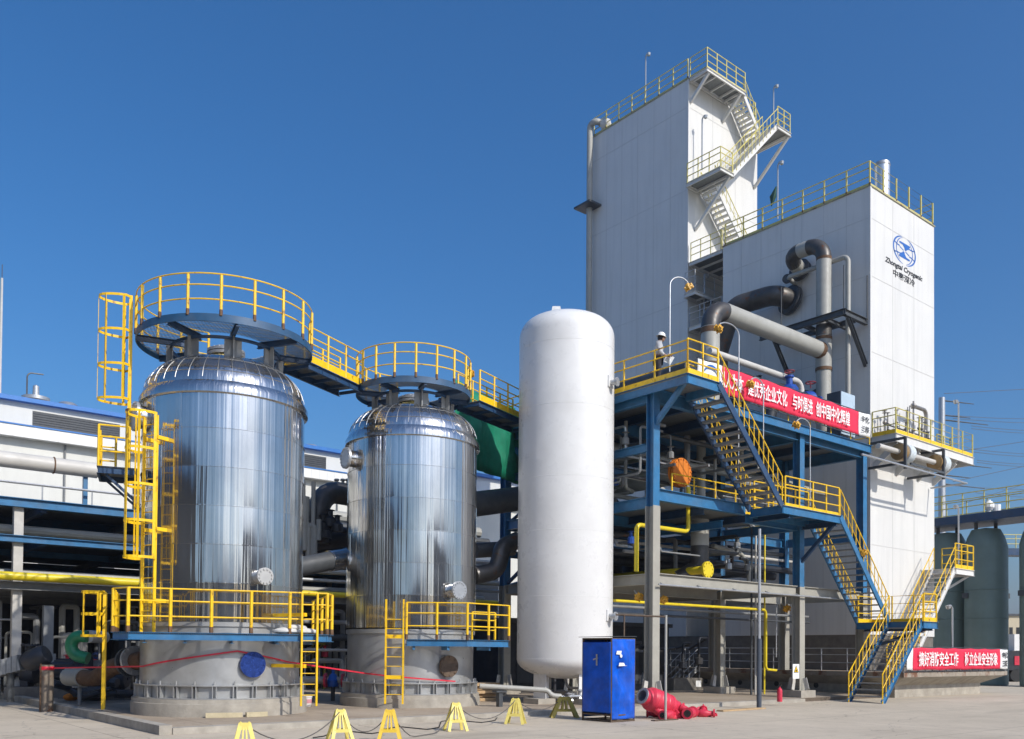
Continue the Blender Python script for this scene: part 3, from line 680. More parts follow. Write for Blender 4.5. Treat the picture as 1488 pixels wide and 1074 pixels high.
proof_rail(ttroof, [(42.05, 42.9), (42.05, 34.9)], 36.56, 1.15); proof_rail(ttroof, [(46.2, 34.9), (48.8, 34.9), (48.8, 42.9)], 36.56, 1.15)
# dark concrete base under the towers
fb = thing('tower_foundation', (45, 27, 0), 'stained concrete foundation with an overhanging deck edge below the white towers', 'foundation')
f = MB(); f.box(40.6, 21.2, 0, 49.6, 45, .85); f.build('base_wall', m_conc, fb, 0)
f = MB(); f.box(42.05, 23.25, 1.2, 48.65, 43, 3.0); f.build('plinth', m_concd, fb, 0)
f = MB()
f.prof([(0, 0), (11.3, 0), (11.3, .22), (0, .22)], (39.8, 20.4, .96), (39.8, 45.5, .96), (0, 0, 1)) if False else f.box(39.9, 20.4, .98, 51.0, 45.5, 1.2)
f.build('deck', M('rust_stained_concrete', (.30, .26, .21), .85, var=.2, rust=.35, rustcol=(.17, .08, .045), rs=1.2, dirt=.2), fb, 0)
f = MB(); f.add([(39.95, 20.45, .975), (50.95, 20.45, .975), (50.95, 45, .975), (39.95, 45, .975), (40.62, 21.22, .55), (49.58, 21.22, .55), (49.58, 45, .55), (40.62, 45, .55)], [(0, 1, 5, 4), (1, 2, 6, 5), (3, 0, 4, 7)])
f.build('haunch', m_conc, fb, 0)
for k in range(5):
    f = MB(); f.cyl((40.595, 23+2.3*k, .45), (40.62, 23+2.3*k, .45), .14, 14); f.build('drain_hole', m_black, fb)
rail('deck_railing', [V(39.98, 37, 1.2), V(39.98, 20.5, 1.2)], m_galv, fb, h=1.1, step=1.35, r=.022, pw=.06)
rail('deck_railing', [V(39.98, 20.46, 1.2), V(50.9, 20.46, 1.2), V(50.9, 24, 1.2)], m_galv, fb, h=1.1, step=1.35, r=.022, pw=.06)
# concrete plinth openings dark and low box on the deck behind banner
# ---- emblem and lettering on the sunny face
yF = 23.2-.004; ex = V(1, 0, 0); ez = V(0, 0, 1)
lc = V(45.45, yF, pv(1314, 365, 23.2).z); a_, b_ = 1.22, 1.42
def crescent(mb, c, rx, rz, t0, t1, w0, tilt=0, n=24, y=yF):
    # tapering stroke along an ellipse
    pts = []
    for i in range(n+1):
        f = i/n; t = t0+(t1-t0)*f; w = w0*max(.12, sin(pi*f)**.8)
        rz_ = rz; x, z = rx*cos(t), rz*sin(t); nx, nz = cos(t)*rz, sin(t)*rx; l = sqrt(nx*nx+nz*nz); nx /= l; nz /= l
        pts.append(((x+nx*w/2, z+nz*w/2), (x-nx*w/2, z-nz*w/2)))
    vs = []; 
    for o, i_ in pts:
        for (x, z) in (o, i_): vs += [(c.x+x*cos(tilt)-z*sin(tilt), y-.004, c.z+x*sin(tilt)+z*cos(tilt)), (c.x+x*cos(tilt)-z*sin(tilt), y, c.z+x*sin(tilt)+z*cos(tilt))]
    fs = []
    for i in range(n): a = 4*i; b = a+4; fs += [(a, a+2, b+2, b), (a, b, b+1, a+1), (a+2, a+3, b+3, b+2)]
    mb.add(vs, fs)
def stroke(mb, pts, w, c=lc, y=yF):
    for i in range(len(pts)-1):
        p = V(c.x+pts[i][0], y-.002, c.z+pts[i][1]*KZ); q = V(c.x+pts[i+1][0], y-.002, c.z+pts[i+1][1]*KZ); mb.bar(p, q, w*.7, .004, V(0, -1, 0))
em = MB()
KZ = .56
crescent(em, lc, 1.15, .72, radians(98), radians(262), .12)
crescent(em, lc, .84, .67, radians(102), radians(235), .07)
crescent(em, lc, 1.15, .72, radians(-82), radians(78), .12)
crescent(em, lc, .84, .67, radians(-78), radians(55), .07)
stroke(em, [(-1.05, .45), (-.75, .3), (-.5, .28)], .09); stroke(em, [(-1.1, -.5), (-.8, -.42), (-.45, -.42), (-.2, -.25)], .09)
stroke(em, [(1.05, -.45), (.75, -.3), (.5, -.28)], .09); stroke(em, [(1.1, .5), (.8, .42), (.45, .42), (.2, .25)], .09)
yy = yF-.004
def plate(mb, poly, y0=yF-.006):
    n = len(poly); mb.add([(lc.x+x, y0, lc.z+z*KZ) for x, z in poly] + [(lc.x+x, y0+.006, lc.z+z*KZ) for x, z in poly], [tuple(range(n))] + [(i, (i+1) % n, n+(i+1) % n, n+i) for i in range(n)])
plate(em, [(-.52, .72), (.56, .72), (.60, .60), (.32, .36), (.16, .08), (.02, .08), (-.02, .3), (-.2, .52), (-.56, .56)])
plate(em, [(.52, -.72), (-.56, -.72), (-.60, -.60), (-.32, -.36), (-.16, -.08), (-.02, -.08), (.02, -.3), (.2, -.52), (.56, -.56)])
stroke(em, [(-.5, .2), (-.1, .02)], .08); stroke(em, [(.5, -.2), (.1, -.02)], .08)
em.build('emblem', m_logo, ST, 0)
letter('lettering', 'Zhongtai Cryogenic', .5, (45.4, yF-.004, pv(1313, 392, 23.2).z), ex, ez, m_ink, ST, .016, width=3.95, height=.36, shear=.25)
letter('lettering', '中泰深冷', .8, (45.4, yF-.004, pv(1314, 404.5, 23.2).z), ex, ez, m_ink, ST, .014, width=2.3, height=.4)
# ---- chimney pipe on roof
ch = thing('roof_stack', (46.6, 25.4, 25.46), 'shiny metal stack pipe on the roof of the lower white tower', 'stack')
c_ = pv(1282, 240, 25.4); cx_, cy_ = c_.x, 25.4
MB().cyl((cx_, cy_, 25.47), (cx_, cy_, c_.z-.1), .4, 28).build('stack_pipe', M('bright_stack_metal', (.75, .74, .72), .3, .75, var=.05), ch)
MB().lathe([(.4, c_.z-.1), (.43, c_.z-.08), (.39, c_.z+.1), (.33, c_.z+.12)], (cx_, cy_, 0), 28).build('rim', m_galv, ch)
# ---- zigzag stair on the tall tower
zs = thing('zigzag_stair', (45, 34, 25.5), 'white zigzag stair with yellow rails climbing the tallest tower', 'staircase')
def landing(parent, x0, y0, x1, y1, z, mat, dk=m_grate, hb=.22):
    o = MB().box(x0+.06, y0+.06, z-.03, x1-.06, y1-.06, z).build('landing', dk, parent, 0)
    b = MB()
    for p, q in (((x0, y0), (x1, y0)), ((x1, y0), (x1, y1)), ((x1, y1), (x0, y1)), ((x0, y1), (x0, y0))):
        b.chan(V(*p, z-hb/2+.02), V(*q, z-hb/2+.02), .08, hb, .014)
    n = max(1, round((x1-x0)/1.0))
    for i in range(1, n): x = x0+(x1-x0)*i/n; b.bar((x, y0+.05, z-.1), (x, y1-.05, z-.1), .08, .12)
    b.build('edge_beam', mat, o)
    return o
wh = m_white
l1 = landing(zs, 42.0, 33.4, 45.7, 34.72, 36.5, wh); l2 = landing(zs, 47.35, 32.2, 48.75, 34.72, 34.55, wh); l3 = landing(zs, 41.75, 32.2, 43.0, 34.72, 30.0, wh)
flight(zs, (47.4, 33.55, 34.55), (45.7, 33.55, 36.5), 1.05, (0, 1, 0), wh, wh, m_yel2, 9, h=1.1)
flight(zs, (42.95, 32.25, 30.0), (47.4, 32.25, 34.55), 1.1, (0, 1, 0), wh, wh, m_yel2, 19, h=1.1)
flight(zs, (47.4, 33.55, 25.5), (42.95, 33.55, 30.0), 1.05, (0, 1, 0), wh, wh, m_yel2, 19, h=1.1)
rail('landing_railing', [V(42.03, 34.7, 36.5), V(42.03, 33.43, 36.5), V(45.7, 33.43, 36.5)], m_yel2, l1, h=1.25, step=1.0, r=.028, pw=.07, toe=.14)
rail('landing_railing', [V(47.4, 32.25, 34.55), V(48.72, 32.25, 34.55), V(48.72, 34.7, 34.55)], m_yel2, l2, h=1.25, step=.8, r=.028, pw=.07, toe=.1)
rail('landing_railing', [V(41.8, 34.7, 30), V(41.8, 32.25, 30), V(42.9, 32.25, 30)], m_yel2, l3, h=1.25, step=.8, r=.028, pw=.07, toe=.1)
b = MB()
for x, y, z in ((42.2, 33.45, 36.4), (45.3, 33.45, 36.4), (48.6, 32.3, 34.45), (42.7, 32.3, 29.9)):
    b = MB(); b.bar((x, y, z-.1), (x-.05, 34.78, z-.95*(34.8-y)), .14, .16); b.bar((x, y, z-.02), (x, 34.78, z-.02), .1, .14); b.build('wall_bracket', wh, zs)
# ---- platforms in the gap between the towers
gp = thing('gap_platform', (45, 33.5, 25), 'white platform with pale rails bridging the gap between the two white towers', 'platform')
for z in (25.3, 21.4):
    o = landing(gp, 42.0, 32.28, 48.6, 34.72, z, wh)
    rail('platform_railing', [V(42.05, 34.6, z), V(42.05, 32.4, z), V(42.1, 32.35, z)] if z > 25 else [V(42.05, 34.7, z), V(42.05, 32.3, z)], m_yel2 if z > 25 else m_galv, o, h=1.2, step=.8, r=.024, pw=.06)
p_ = pv(1000, 430, 34.4)
o = landing(gp, 41.6, 33.9, 48.0, 34.72, 23.3, wh)
rail('platform_railing', [V(41.65, 34.7, 23.3), V(41.65, 33.95, 23.3), V(46.2, 33.95, 23.3)], m_galv, o, h=1.3, step=1.0, r=.024, pw=.05)
# ---- valve platform on the right tower's sunny face
vp = thing('valve_platform', (46, 22.6, 12.7), 'white cantilever platform with yellow rails and small valves on the lower white tower', 'platform')
o = landing(vp, 42.0, 21.85, 50.4, 23.14, 12.75, wh, hb=.42)
rail('platform_railing', [V(42.04, 23.1, 12.78), V(42.04, 21.9, 12.78), V(50.35, 21.9, 12.78), V(50.35, 23.1, 12.78)], m_yel2, o, h=1.25, step=1.15, r=.026, pw=.07, toe=.2, toemat=m_yel)
rail('platform_railing', [V(50.35, 23.1, 12.78), V(48.8, 23.1, 12.78)], m_yel2, o, h=1.25, step=.8, r=.026, pw=.07)
for x in (42.3, 44.6, 46.9, 48.6): b = MB(); b.prof([(-.06, 0), (.06, 0), (.06, .3), (-.06, .3)], (x, 21.95, 12.15), (x, 23.15, 11.2)); b.bar((x, 21.95, 12.4), (x, 23.15, 12.4), .1, .2); b.build('wall_bracket', wh, vp)
vv = MB()
rnd = random.Random(5)
for i in range(16):
    x = 42.5+.27*i; h = rnd.uniform(.6, 1.6); y = rnd.uniform(22.2, 22.9)
    vv.tube([(x, y, 12.78), (x, y, 12.78+h)], .04, 7); vv.lathe([(.02, h-.03), (.13, h), (.02, h+.04)], (x, y, 12.78), 9); vv.sphere((x, y, 12.78+h*.6), .1, 8)
vv.tube([(42.4, 22.5, 13.1), (46.6, 22.5, 13.1)], .06, 8); vv.tube([(42.6, 22.7, 13.45), (46.2, 22.7, 13.45)], .04, 8)
vv.tube([(45.0, 22.5, 12.8), (45.0, 22.5, 15.0)], .05, 8); vv.tube([(44.6, 22.5, 12.8), (44.6, 22.5, 14.7)], .03, 8); vv.tube([(44.4, 22.5, 12.8), (44.4, 22.5, 14.6)], .03, 8)
vv.tube(fillet([(45.0, 22.5, 14.75), (46.35, 22.5, 14.75), (46.35, 22.5, 12.8)], .3), .1, 10); vv.sphere((45, 22.5, 14.75), .17, 8)
vv.build('valve_group', M('stainless_valve', (.3, .28, .26), .35, .6, var=.3, vs=8), vp)
# insulated pipe with two fat joints under it
ip = thing('insulated_pipe', (42, 21.6, 11.3), 'pale pipe with two fat capped joints beneath the valve platform', 'pipe')
zz = pv(1300, 655, 21.7).z
q0 = V(40.0, 21.7, zz); q1 = V(46.4, 21.7, zz)
MB().tube([q0, q1], .13, 14).build('pipe', m_pipel, ip)
for f_ in (.36, .93):
    q = q0 + (q1-q0)*f_; j = MB().lathe([(.14, -.45), (.4, -.4), (.42, -.1), (.36, .0)], q, 20, (1, 0, 0)).build('joint', M('brass_joint', (.38, .24, .1), .4, .4), ip)
    MB().lathe([(.36, 0), (.44, .02), (.46, .5), (.38, .56), (.12, .57)], q, 20, (1, 0, 0)).build('joint_cap', M('pale_blue_cap', (.55, .6, .62), .5), j)
fr = MB()
for x in (41.8, 45.7):
    fr.bar((x, 21.3, zz-.9), (x, 21.3, zz+.65), .12, .12); fr.bar((x, 21.3, zz+.6), (x, 23.18, zz+.6), .1, .12); fr.bar((x, 21.3, zz-.6), (x, 23.18, zz-.6), .1, .12)
fr.bar((45.7, 21.25, zz-.6), (42.2, 21.25, zz-.6), .08, .1)
fr.build('hanger', m_dgrey, ip)
q = MB(); a = pv(1252, 660, 21.2); b2 = pv(1405, 703, 21.2); b2.z = a.z; q.tube([a, b2, b2 + V(0, 1.9, 0)], .05, 8)
solo('conduit_pipe', q, m_galv, 'thin straight galvanised conduit running past the lower white tower below its platform', 'pipe')
# ---- white stair on the far right
ws = thing('steel_stair', (44, 21.5, 1.2), 'white steel stair with yellow rails, rising right from the concrete deck', 'staircase')
flight(ws, (42.4, 21.45, 1.2), (47.3, 21.45, 6.5), 1.1, (0, 1, 0), wh, m_galv, m_yel, 22, h=1.15, balu=.8)
o = landing(ws, 47.3, 21.4, 49.4, 23.1, 6.5, wh, hb=.3)
rail('landing_railing', [V(47.3, 21.44, 6.52), V(49.36, 21.44, 6.52), V(49.36, 23.1, 6.52)], m_yel, o, h=1.3, step=.7, r=.026, pw=.07, toe=.2)
b = MB(); b.bar((49.2, 21.5, 6.3), (48.0, 23.1, 5.0), .12, .12); b.bar((47.6, 21.5, 6.3), (47.6, 23.1, 5.0), .12, .12); b.build('bracket', wh, ws)
# ---- down pipe with hood on the tall tower
dp = thing('vent_pipe', (41.7, 42.9, 3), 'grey pipe with a dark square hood running down the left edge of the tallest tower', 'pipe')
MB().tube(fillet([(42.3, 42.25, 37.2), (41.62, 42.25, 37.2), (41.62, 42.85, 37.2), (41.62, 42.85, 3)], .25), .2, 14).build('pipe', m_pipe, dp)
h = MB(); h.lathe([(.2, 32.1), (.55, 31.9), (.55, 31.85), (.2, 31.8)], (41.62, 42.85, 0), 4, a0=pi/4, a1=pi/4+2*pi)
h.slab([(40.9, 42.1), (42.0-.01, 42.1), (42.0-.01, 43.6), (40.9, 43.6)], 31.55, 31.68); h.build('hood', m_dgrey, dp, 0)
h = MB(); h.lathe([(.22, -.35), (.4, -.3), (.42, .1), (.3, .3), (.05, .35)], (42.3, 42.0, 37.05), 16, (.5, -1, .2)); h.build('valve', m_pipel, dp)
# ================================================================== BLUE STEEL STRUCTURE
US = (25.0, 34.4, 39.6); VS_ = (22.3, 26.5, 30.9)
bs = thing('steel_structure', (25, 22.3, .15), 'blue steel platform structure on grey coated columns in front of the towers', 'steel frame')
for iu, u in enumerate(US):
    for iv, v in enumerate(VS_):
        zt = 11.75
        z0 = 1.2 if u > 39 else .45
        if u < 39:
            f = MB(); f.box(u-.55, v-.5, .13, u+.55, v+.5, .45); fo = f.build('footing', m_conc, bs, 0)
            gs = MB()
            for dx, dy in ((-.3, 0), (.3, 0), (0, -.35), (0, .35)):
                s = V(dx, dy, 0); gs.prof([(-.01, 0), (.01, 0), (.01, .2), (-.01, .2)], V(u, v, .45)+s, V(u, v, .95)+s*.62, s)
            gs.build('base_gusset', m_concl, fo)
        zc = 7.4 if iu == 0 and iv == 0 else 4.9
        c = MB(); c.ibeam((u, v, z0), (u, v, zc), .38, .40, .03, (0, 1, 0)); co = c.build('column', m_fire, bs, 0)
        c = MB(); c.ibeam((u, v, zc+.001), (u, v, zt), .34, .36, .024, (0, 1, 0)); c.build('column', m_blue, bs, 0)
def beam(p, q, w, h, mat, t=.02): MB().ibeam(p, q, w, h, t).build('beam', mat, bs, 0)
for v in VS_:
    for a, b in zip(US, US[1:]):
        beam((a+.2, v, 11.5), (b-.2, v, 11.5), .22, .5, m_blue, .024)
        if v > 23: beam((a+.2, v, 7.55), (b-.2, v, 7.55), .2, .42, m_blue)
        beam((a+.22, v, 4.72), (b-.22, v, 4.72), .22, .44, m_fire, .03)
beam((25.2, 22.3, 7.85), (30.6, 22.3, 7.85), .22, .44, m_blue); beam((30.6, 22.3, 7.5), (34.2, 22.3, 7.5), .2, .36, m_blue)
for u in US:
    for a, b in zip(VS_, VS_[1:]):
        beam((u, a+.22, 11.5), (u, b-.22, 11.5), .22, .5, m_blue, .024); beam((u, a+.22, 7.55), (u, b-.22, 7.55), .2, .4, m_blue)
        beam((u, a+.23, 4.72), (u, b-.23, 4.72), .2, .4, m_fire, .03)
for u in (27.3, 29.7, 32.0, 37.0): beam((u, 22.45, 11.55), (u, 30.8, 11.55), .16, .34, m_dblue)
for u in (28.2, 31.2): beam((u, 22.5, 7.6), (u, 30.8, 7.6), .16, .3, m_dblue)
# braces
for p, q in (((25, 26.6, 7.7), (25, 30.8, 11.3)), ((34.4, 26.6, 4.9), (34.4, 30.8, 7.4)), ((25.2, 30.9, 4.9), (34.2, 30.9, 7.4)), ((25, 22.2, 10.4), (25, 20.6, 11.85))):
    MB().bar(p, q, .16, .16).build('brace', m_blue, bs)
d_ = MB(); d_.box(24.75, 22.0, 11.77, 39.9, 31.2, 11.83); d_.box(24.75, 20.5, 11.772, 26.5, 21.995, 11.832); d_.build('top_deck', m_grate, bs, 0)
e_ = MB()
for p, q in (((24.72, 31.2), (24.72, 20.46)), ((24.72, 20.46), (26.52, 20.46)), ((26.52, 20.46), (26.52, 22.0)), ((26.6, 21.96), (39.9, 21.96)), ((39.9, 21.96), (39.9, 31))): e_.chan(V(*p, 11.66), V(*q, 11.66), .09, .36, .014)
e_.build('deck_edge', m_blue, bs, 0)
d_ = MB(); d_.box(25.3, 23.0, 7.78, 33.8, 30.7, 7.83); d_.build('middle_deck', m_grate, bs, 0)
d_ = MB(); d_.box(25.3, 25.0, 4.95, 34.1, 30.7, 5.0); d_.build('lower_deck', m_grate, bs, 0)
rail('platform_railing', [V(24.76, 31.2, 11.84), V(24.76, 20.5, 11.84)], m_yel, bs, h=1.2, step=1.55, r=.026, pw=.075, toe=.2)
rail('platform_railing', [V(24.76, 20.5, 11.84), V(26.45, 20.5, 11.84)], m_yel, bs, h=1.25, step=.85, r=.026, pw=.075, toe=.2)
rail('platform_railing', [V(26.6, 22.05, 11.84), V(39.85, 22.05, 11.84), V(39.85, 27, 11.84)], m_yel, bs, h=1.1, step=1.6, r=.026, pw=.06)
rail('platform_railing', [V(27, 23.1, 7.84), V(33.7, 23.1, 7.84)], m_yel, bs, h=1.15, step=1.4, r=.024, pw=.07, toe=.15)
rail('platform_railing', [V(25.4, 29.8, 7.84), V(33.7, 29.8, 7.84)], m_yel, bs, h=1.15, step=1.0, r=.024, pw=.07, toe=.15)
# ---- outside stair
ss = thing('steel_stair', (34, 20.5, 0), 'blue steel stair in three flights with yellow rails in front of the platform structure', 'staircase')
flight(ss, (30.5, 20.5, 7.8), (26.5, 20.5, 11.83), 1.5, (0, 1, 0), m_dblue, m_mgrey, m_yel, 16, h=1.15, balu=.45, th=.09)
flight(ss, (38.75, 20.5, 3.45), (34.7, 20.5, 7.8), 1.5, (0, 1, 0), m_blue, m_mgrey, m_yel, 17, h=1.15, balu=.45, th=.05)
flight(ss, (35.2, 18.9, 0), (38.6, 18.9, 3.45), 1.5, (0, 1, 0), m_blue, m_mgrey, m_yel, 13, h=1.2, balu=.42, th=.05)
l2 = landing(ss, 30.5, 20.46, 34.7, 22.0, 7.8, m_blue, hb=.32); l1 = landing(ss, 38.6, 18.85, 39.9, 22.0, 3.45, m_blue, hb=.3)
rail('landing_railing', [V(30.7, 20.5, 7.8), V(34.6, 20.5, 7.8)], m_yel, l2, h=1.2, step=1.0, r=.026, pw=.07, toe=.14)
rail('landing_railing', [V(30.7, 21.95, 7.8), V(34.6, 21.95, 7.8)], m_yel, l2, h=1.2, step=1.0, r=.026, pw=.07, toe=.14)
rail('landing_railing', [V(38.7, 18.9, 3.45), V(39.85, 18.9, 3.45), V(39.85, 21.95, 3.45), V(38.7, 21.95, 3.45)], m_yel, l1, h=1.25, step=.9, r=.026, pw=.07, toe=.2)
MB().bar((34.4, 20.6, 7.5), (34.4, 22.15, 6.0), .14, .14).build('support_brace', m_dblue, ss); MB().ibeam((34.4, 22.1, 7.48), (34.4, 20.5, 7.48), .16, .22).build('support_beam', m_dblue, ss); b = MB(); b.ibeam((31, 22.2, 7.48), (31, 20.5, 7.48), .16, .22)
b.build('support_beam', m_dblue, ss); MB().bar((39.4, 19.0, 3.2), (39.5, 22.2, 2.2), .14, .14).build('support_brace', m_dblue, ss); MB().ibeam((39.5, 22.1, 3.18), (39.5, 18.9, 3.18), .16, .2).build('support_beam', m_dblue, ss)
# ---- green tarpaulin at the left end
tp = MB(); n = 14
A0, A1 = V(20.2, 28.3, 11.0), V(25.3, 30.3, 11.0)
rows = []
rnd = random.Random(2)
for k in range(8):
    for i in range(n+1):
        f = i/n; p = A0 + (A1-A0)*f; w = .10*sin(f*17+k*.4)+.06*sin(f*31+k)
        sag = .0 + (.05*sin(pi*f*3)**2 if k == 7 else 0)
        tp.v.append((p.x+w*.3, p.y-w, 12.5 - 3.2*k/7 + sag))
for k in range(7):
    for i in range(n): a = k*(n+1)+i; tp.f.append((a, a+1, a+n+2, a+n+1))
to_ = tp.build('tarpaulin', m_net); tag(to_, 'dark green tarpaulin hanging between the farther bright tank and the white tank', 'tarpaulin')
md = to_.modifiers.new('thickness', 'SOLIDIFY'); md.thickness = .015
# ================================================================== BIG PIPES ON THE LOWER TOWER
def pipe(name, pts, r, mat, label, fil=None, elbows=None, flanges=(), n=18, cat='pipe', welds=()):
    t = thing(name, tuple(V(pts[0])), label, cat)
    MB().tube(fillet(pts, fil, 8) if fil else pts, r, n).build('pipe_run', mat, t, 40)
    for (c, ax, rr, m, b) in flanges: MB().flange(c, ax, rr, .1, b, .03).build('flange', m, t)
    for el in elbows or (): MB().tube(el, r*1.012, n, caps=False).build('elbow', m_steel, t, 40)
    for (p, q, m) in welds: MB().tube([p, q], r*1.016, n, caps=False).build('weld_band', m, t, 40)
    return t
def elbow(p0, p1, p2, r, n=10):
    P = fillet([p0, p1, p2], r, n); return P[1:-1]
zP = 22.75
pipe('process_pipe', [(40.6, 24.9, 11.9), (40.6, 24.9, zP), (40.6, 27.0, zP), (42.0, 27.05, zP-.45)], .37, m_pipe,
     'tall upright grey pipe whose dark hooked top bends into the lower white tower', .85,
     [elbow((40.6, 24.9, 20), (40.6, 24.9, zP), (40.6, 27.0, zP), .85), elbow((40.6, 24.9, zP), (40.6, 27.0, zP), (42.0, 27.05, zP-.45), .75)],
     [((41.7, 27.03, zP-.38), (1, 0, -.3), .58, m_dgrey, 16), ((41.85, 27.03, zP-.43), (1, 0, -.3), .58, m_dgrey, 16)],
     welds=[((40.6, 24.9, 21.8), (40.6, 24.9, 21.95), m_rusty)])
zQ = 17.2
pipe('process_pipe', [(31.6, 24.9, 11.9), (31.6, 24.9, zQ), (40.25, 24.9, zQ)], .41, m_pipe,
     'long grey pipe from the stair top across to the upright pipe, its elbow dark', .95,
     [elbow((31.6, 24.9, 12), (31.6, 24.9, zQ), (40, 24.9, zQ), .95)], (),
     welds=[((40.0, 24.9, zQ), (40.3, 24.9, zQ), m_rusty), ((31.6, 24.9, 16.0), (31.6, 24.9, 16.25), m_rusty), ((31.6, 24.9, 14.5), (31.6, 24.9, 14.7), m_rusty)])
q = thing('pipe_elbow', (40.6, 24.9, 17.2), 'tee joint with rusty weld bands where the long grey pipe meets the upright one', 'pipe fitting')
MB().tube([(40.6, 24.9, 16.2), (40.6, 24.9, 17.9)], .40, 18).build('tee_body', m_pipe, q, 40)
for z in (16.2, 17.75): MB().tube([(40.6, 24.9, z), (40.6, 24.9, z+.16)], .41, 18, caps=False).build('weld_band', m_rusty, q, 40)
MB().tube([(40.6, 24.9, 17.95), (40.6, 24.9, 18.5)], .385, 18, caps=False).build('shadow_band', m_steel, q, 40)  # dark band painted where a shadow falls on the pipe above the tee
pipe('process_pipe', [(42.0, 27.6, 20.9), (40.9, 27.9, 21.1), (40.2, 30.2, 20.9), (40.2, 31.1, 18.6), (40.2, 31.1, 12)], .52, m_steel,
     'fat dark steel pipe arching out of the lower white tower behind the long grey pipe', 1.0, (),
     [((41.75, 27.66, 20.95), (1, -.25, -.2), .78, m_dgrey, 20), ((41.9, 27.63, 20.92), (1, -.25, -.2), .78, m_dgrey, 20)])
pipe('thin_pipe', [(42, 27.4, 21.75), (40.9, 27.2, 21.75), (40.9, 23.75, 21.75), (40.9, 23.75, 11.9)], .12, m_pipe, 'thin grey pipe with one square bend beside the upright pipe', .3, (), [((41.0, 27.3, 21.75), (1, .2, 0), .24, m_dgrey, 8)], 12)
z_ = pv(1030, 510, 23.6).z
pipe('thin_pipe', [(29.9, 23.6, z_), (36.6, 23.6, z_), (36.6, 23.6, z_-1.5)], .14, m_pipel, 'pale thin pipe passing just above the long red banner', .4, None, (), 12)
pipe('process_pipe', [(42, 26.0, 15.2), (38.4, 26.2, 15.2), (37.8, 26.6, 11.9)], .33, m_dark, 'short black pipe with a round flange on the tower wall behind the banner', .7, None, [((41.8, 26.0, 15.2), (1, 0, 0), .6, m_dgrey, 18)])
pb = thing('pipe_support', (40, 24, 18.6), 'dark grey steel bracket frame holding the upright pipe to the lower white tower', 'bracket')
b = MB()
b.ibeam((39.9, 28.2, 18.6), (39.9, 23.3, 18.6), .2, .3); b.ibeam((39.85, 23.4, 18.6), (41.98, 23.4, 18.6), .2, .3); b.ibeam((41.3, 28.2, 18.6), (41.3, 23.6, 18.6), .16, .24)
for v in (24.4, 25.6, 27.0): b.ibeam((40.0, v, 18.55), (41.9, v, 18.55), .14, .2)
b.build('frame', m_dgrey, pb)
for v in (23.4, 27.6): b = MB(); b.ibeam((40.3, v, 18.45), (41.97, v, 16.4), .16, .2, .015); b.build('brace', m_dgrey, pb)
for u, v in ((39.9, 23.4), (41.9, 23.3), (39.9, 26.9)): MB().cyl((u, v, 18.7), (u, v, 20.9), .03, 6).build('post', m_dgrey, pb)
pb = thing('pipe_support', (40, 30, 15.9), 'black steel pipe rack with clutter behind the long sloping grey pipe', 'bracket')
b = MB()
b.ibeam((39.2, 32.0, 16.2), (39.2, 27.6, 16.2), .2, .3); b.ibeam((38.2, 32.0, 15.2), (38.2, 27.6, 15.2), .2, .26)
for v in (28, 29.6, 31.4): b.ibeam((38.0, v, 15.2), (41.9, v, 15.2), .14, .2); b.ibeam((38.2, v, 12), (38.2, v, 16.2), .14, .16)
for k in range(5): b.tube([(38.6+.4*k, 31.8, 15.5), (38.6+.4*k, 27.2, 15.5)], .09+.03*(k % 2), 8)
b.build('frame', m_dark, pb)
for (u, v, zh, lb) in ((35.2, 23.3, 1.55, 'blue hand valve with red wheel standing behind the long banner, left one'), (36.9, 23.3, .85, 'lower blue valve body with pale end behind the long banner')):
    t = thing('hand_valve', (u, v, 12), lb, 'valve')
    z = pv(1085 if zh > 1 else 1122, 545 if zh > 1 else 563, v).z
    MB().lathe([(.05, -.5), (.36, -.45), (.4, .0), (.3, .15), (.14, .2), (.14, .5), (.2, .52), (.2, .6), (.05, .62)], (u, v, z), 18, (0, 0, 1) if zh > 1 else (1, -.2, .1)).build('body', m_bluev, t)
    w = MB(); w.tube([V(u+.22*cos(2*pi*i/16), v+.22*sin(2*pi*i/16), z+.8) for i in range(16)], .03, 6, closed=True); w.cyl((u, v, z+.55), (u, v, z+.82), .03, 6); w.bar((u-.22, v, z+.8), (u+.22, v, z+.8), .03, .03)
    w.build('hand_wheel', M('dull_dark_red', (.2, .02, .03), .5), t)
bx = thing('control_box', (39.6, 22.9, 12), 'pale blue grey control box standing above the right end of the long banner', 'cabinet')
q = pv(1221, 600, 22.9); MB().box(q.x, 22.9, 11.85, q.x+1.25, 23.6, q.z+1.05).build('housing', m_dgrey, bx, 0)
MB().box(q.x+.02, 22.86, 12.4, q.x+1.23, 22.897, q.z+1.03).build('front_panel', M('pale_blue_panel', (.42, .52, .6), .4), bx, 0)
# clutter on the top deck
ck = thing('deck_pipework', (33, 27, 11.9), 'tangle of dark and grey pipes and valves on the top deck behind the red banner', 'pipework')
b = MB(); rnd = random.Random(21)
for k in range(14):
    u = rnd.uniform(30, 38); v = rnd.uniform(25.8, 30); h = rnd.uniform(.6, 2.4); b.tube(fillet([(u, v, 11.85), (u, v, 11.85+h), (u+rnd.uniform(-1.5, 1.5), v+rnd.uniform(.5, 1.5), 11.85+h), (u, v+2, 11.85)], .25, 4), rnd.choice([.06, .1, .16]), 8)
b.build('small_pipes', m_dgrey, ck)
b = MB()
for k in range(6): u = 30.5+1.3*k; b.lathe([(.05, 0), (.3, .05), (.3, .3), (.12, .5), (.12, .8), (.26, .83), (.26, .87), (.05, .9)], (u, 27+.6*(k % 3), 11.85), 12)
b.build('valves', m_dark, ck)
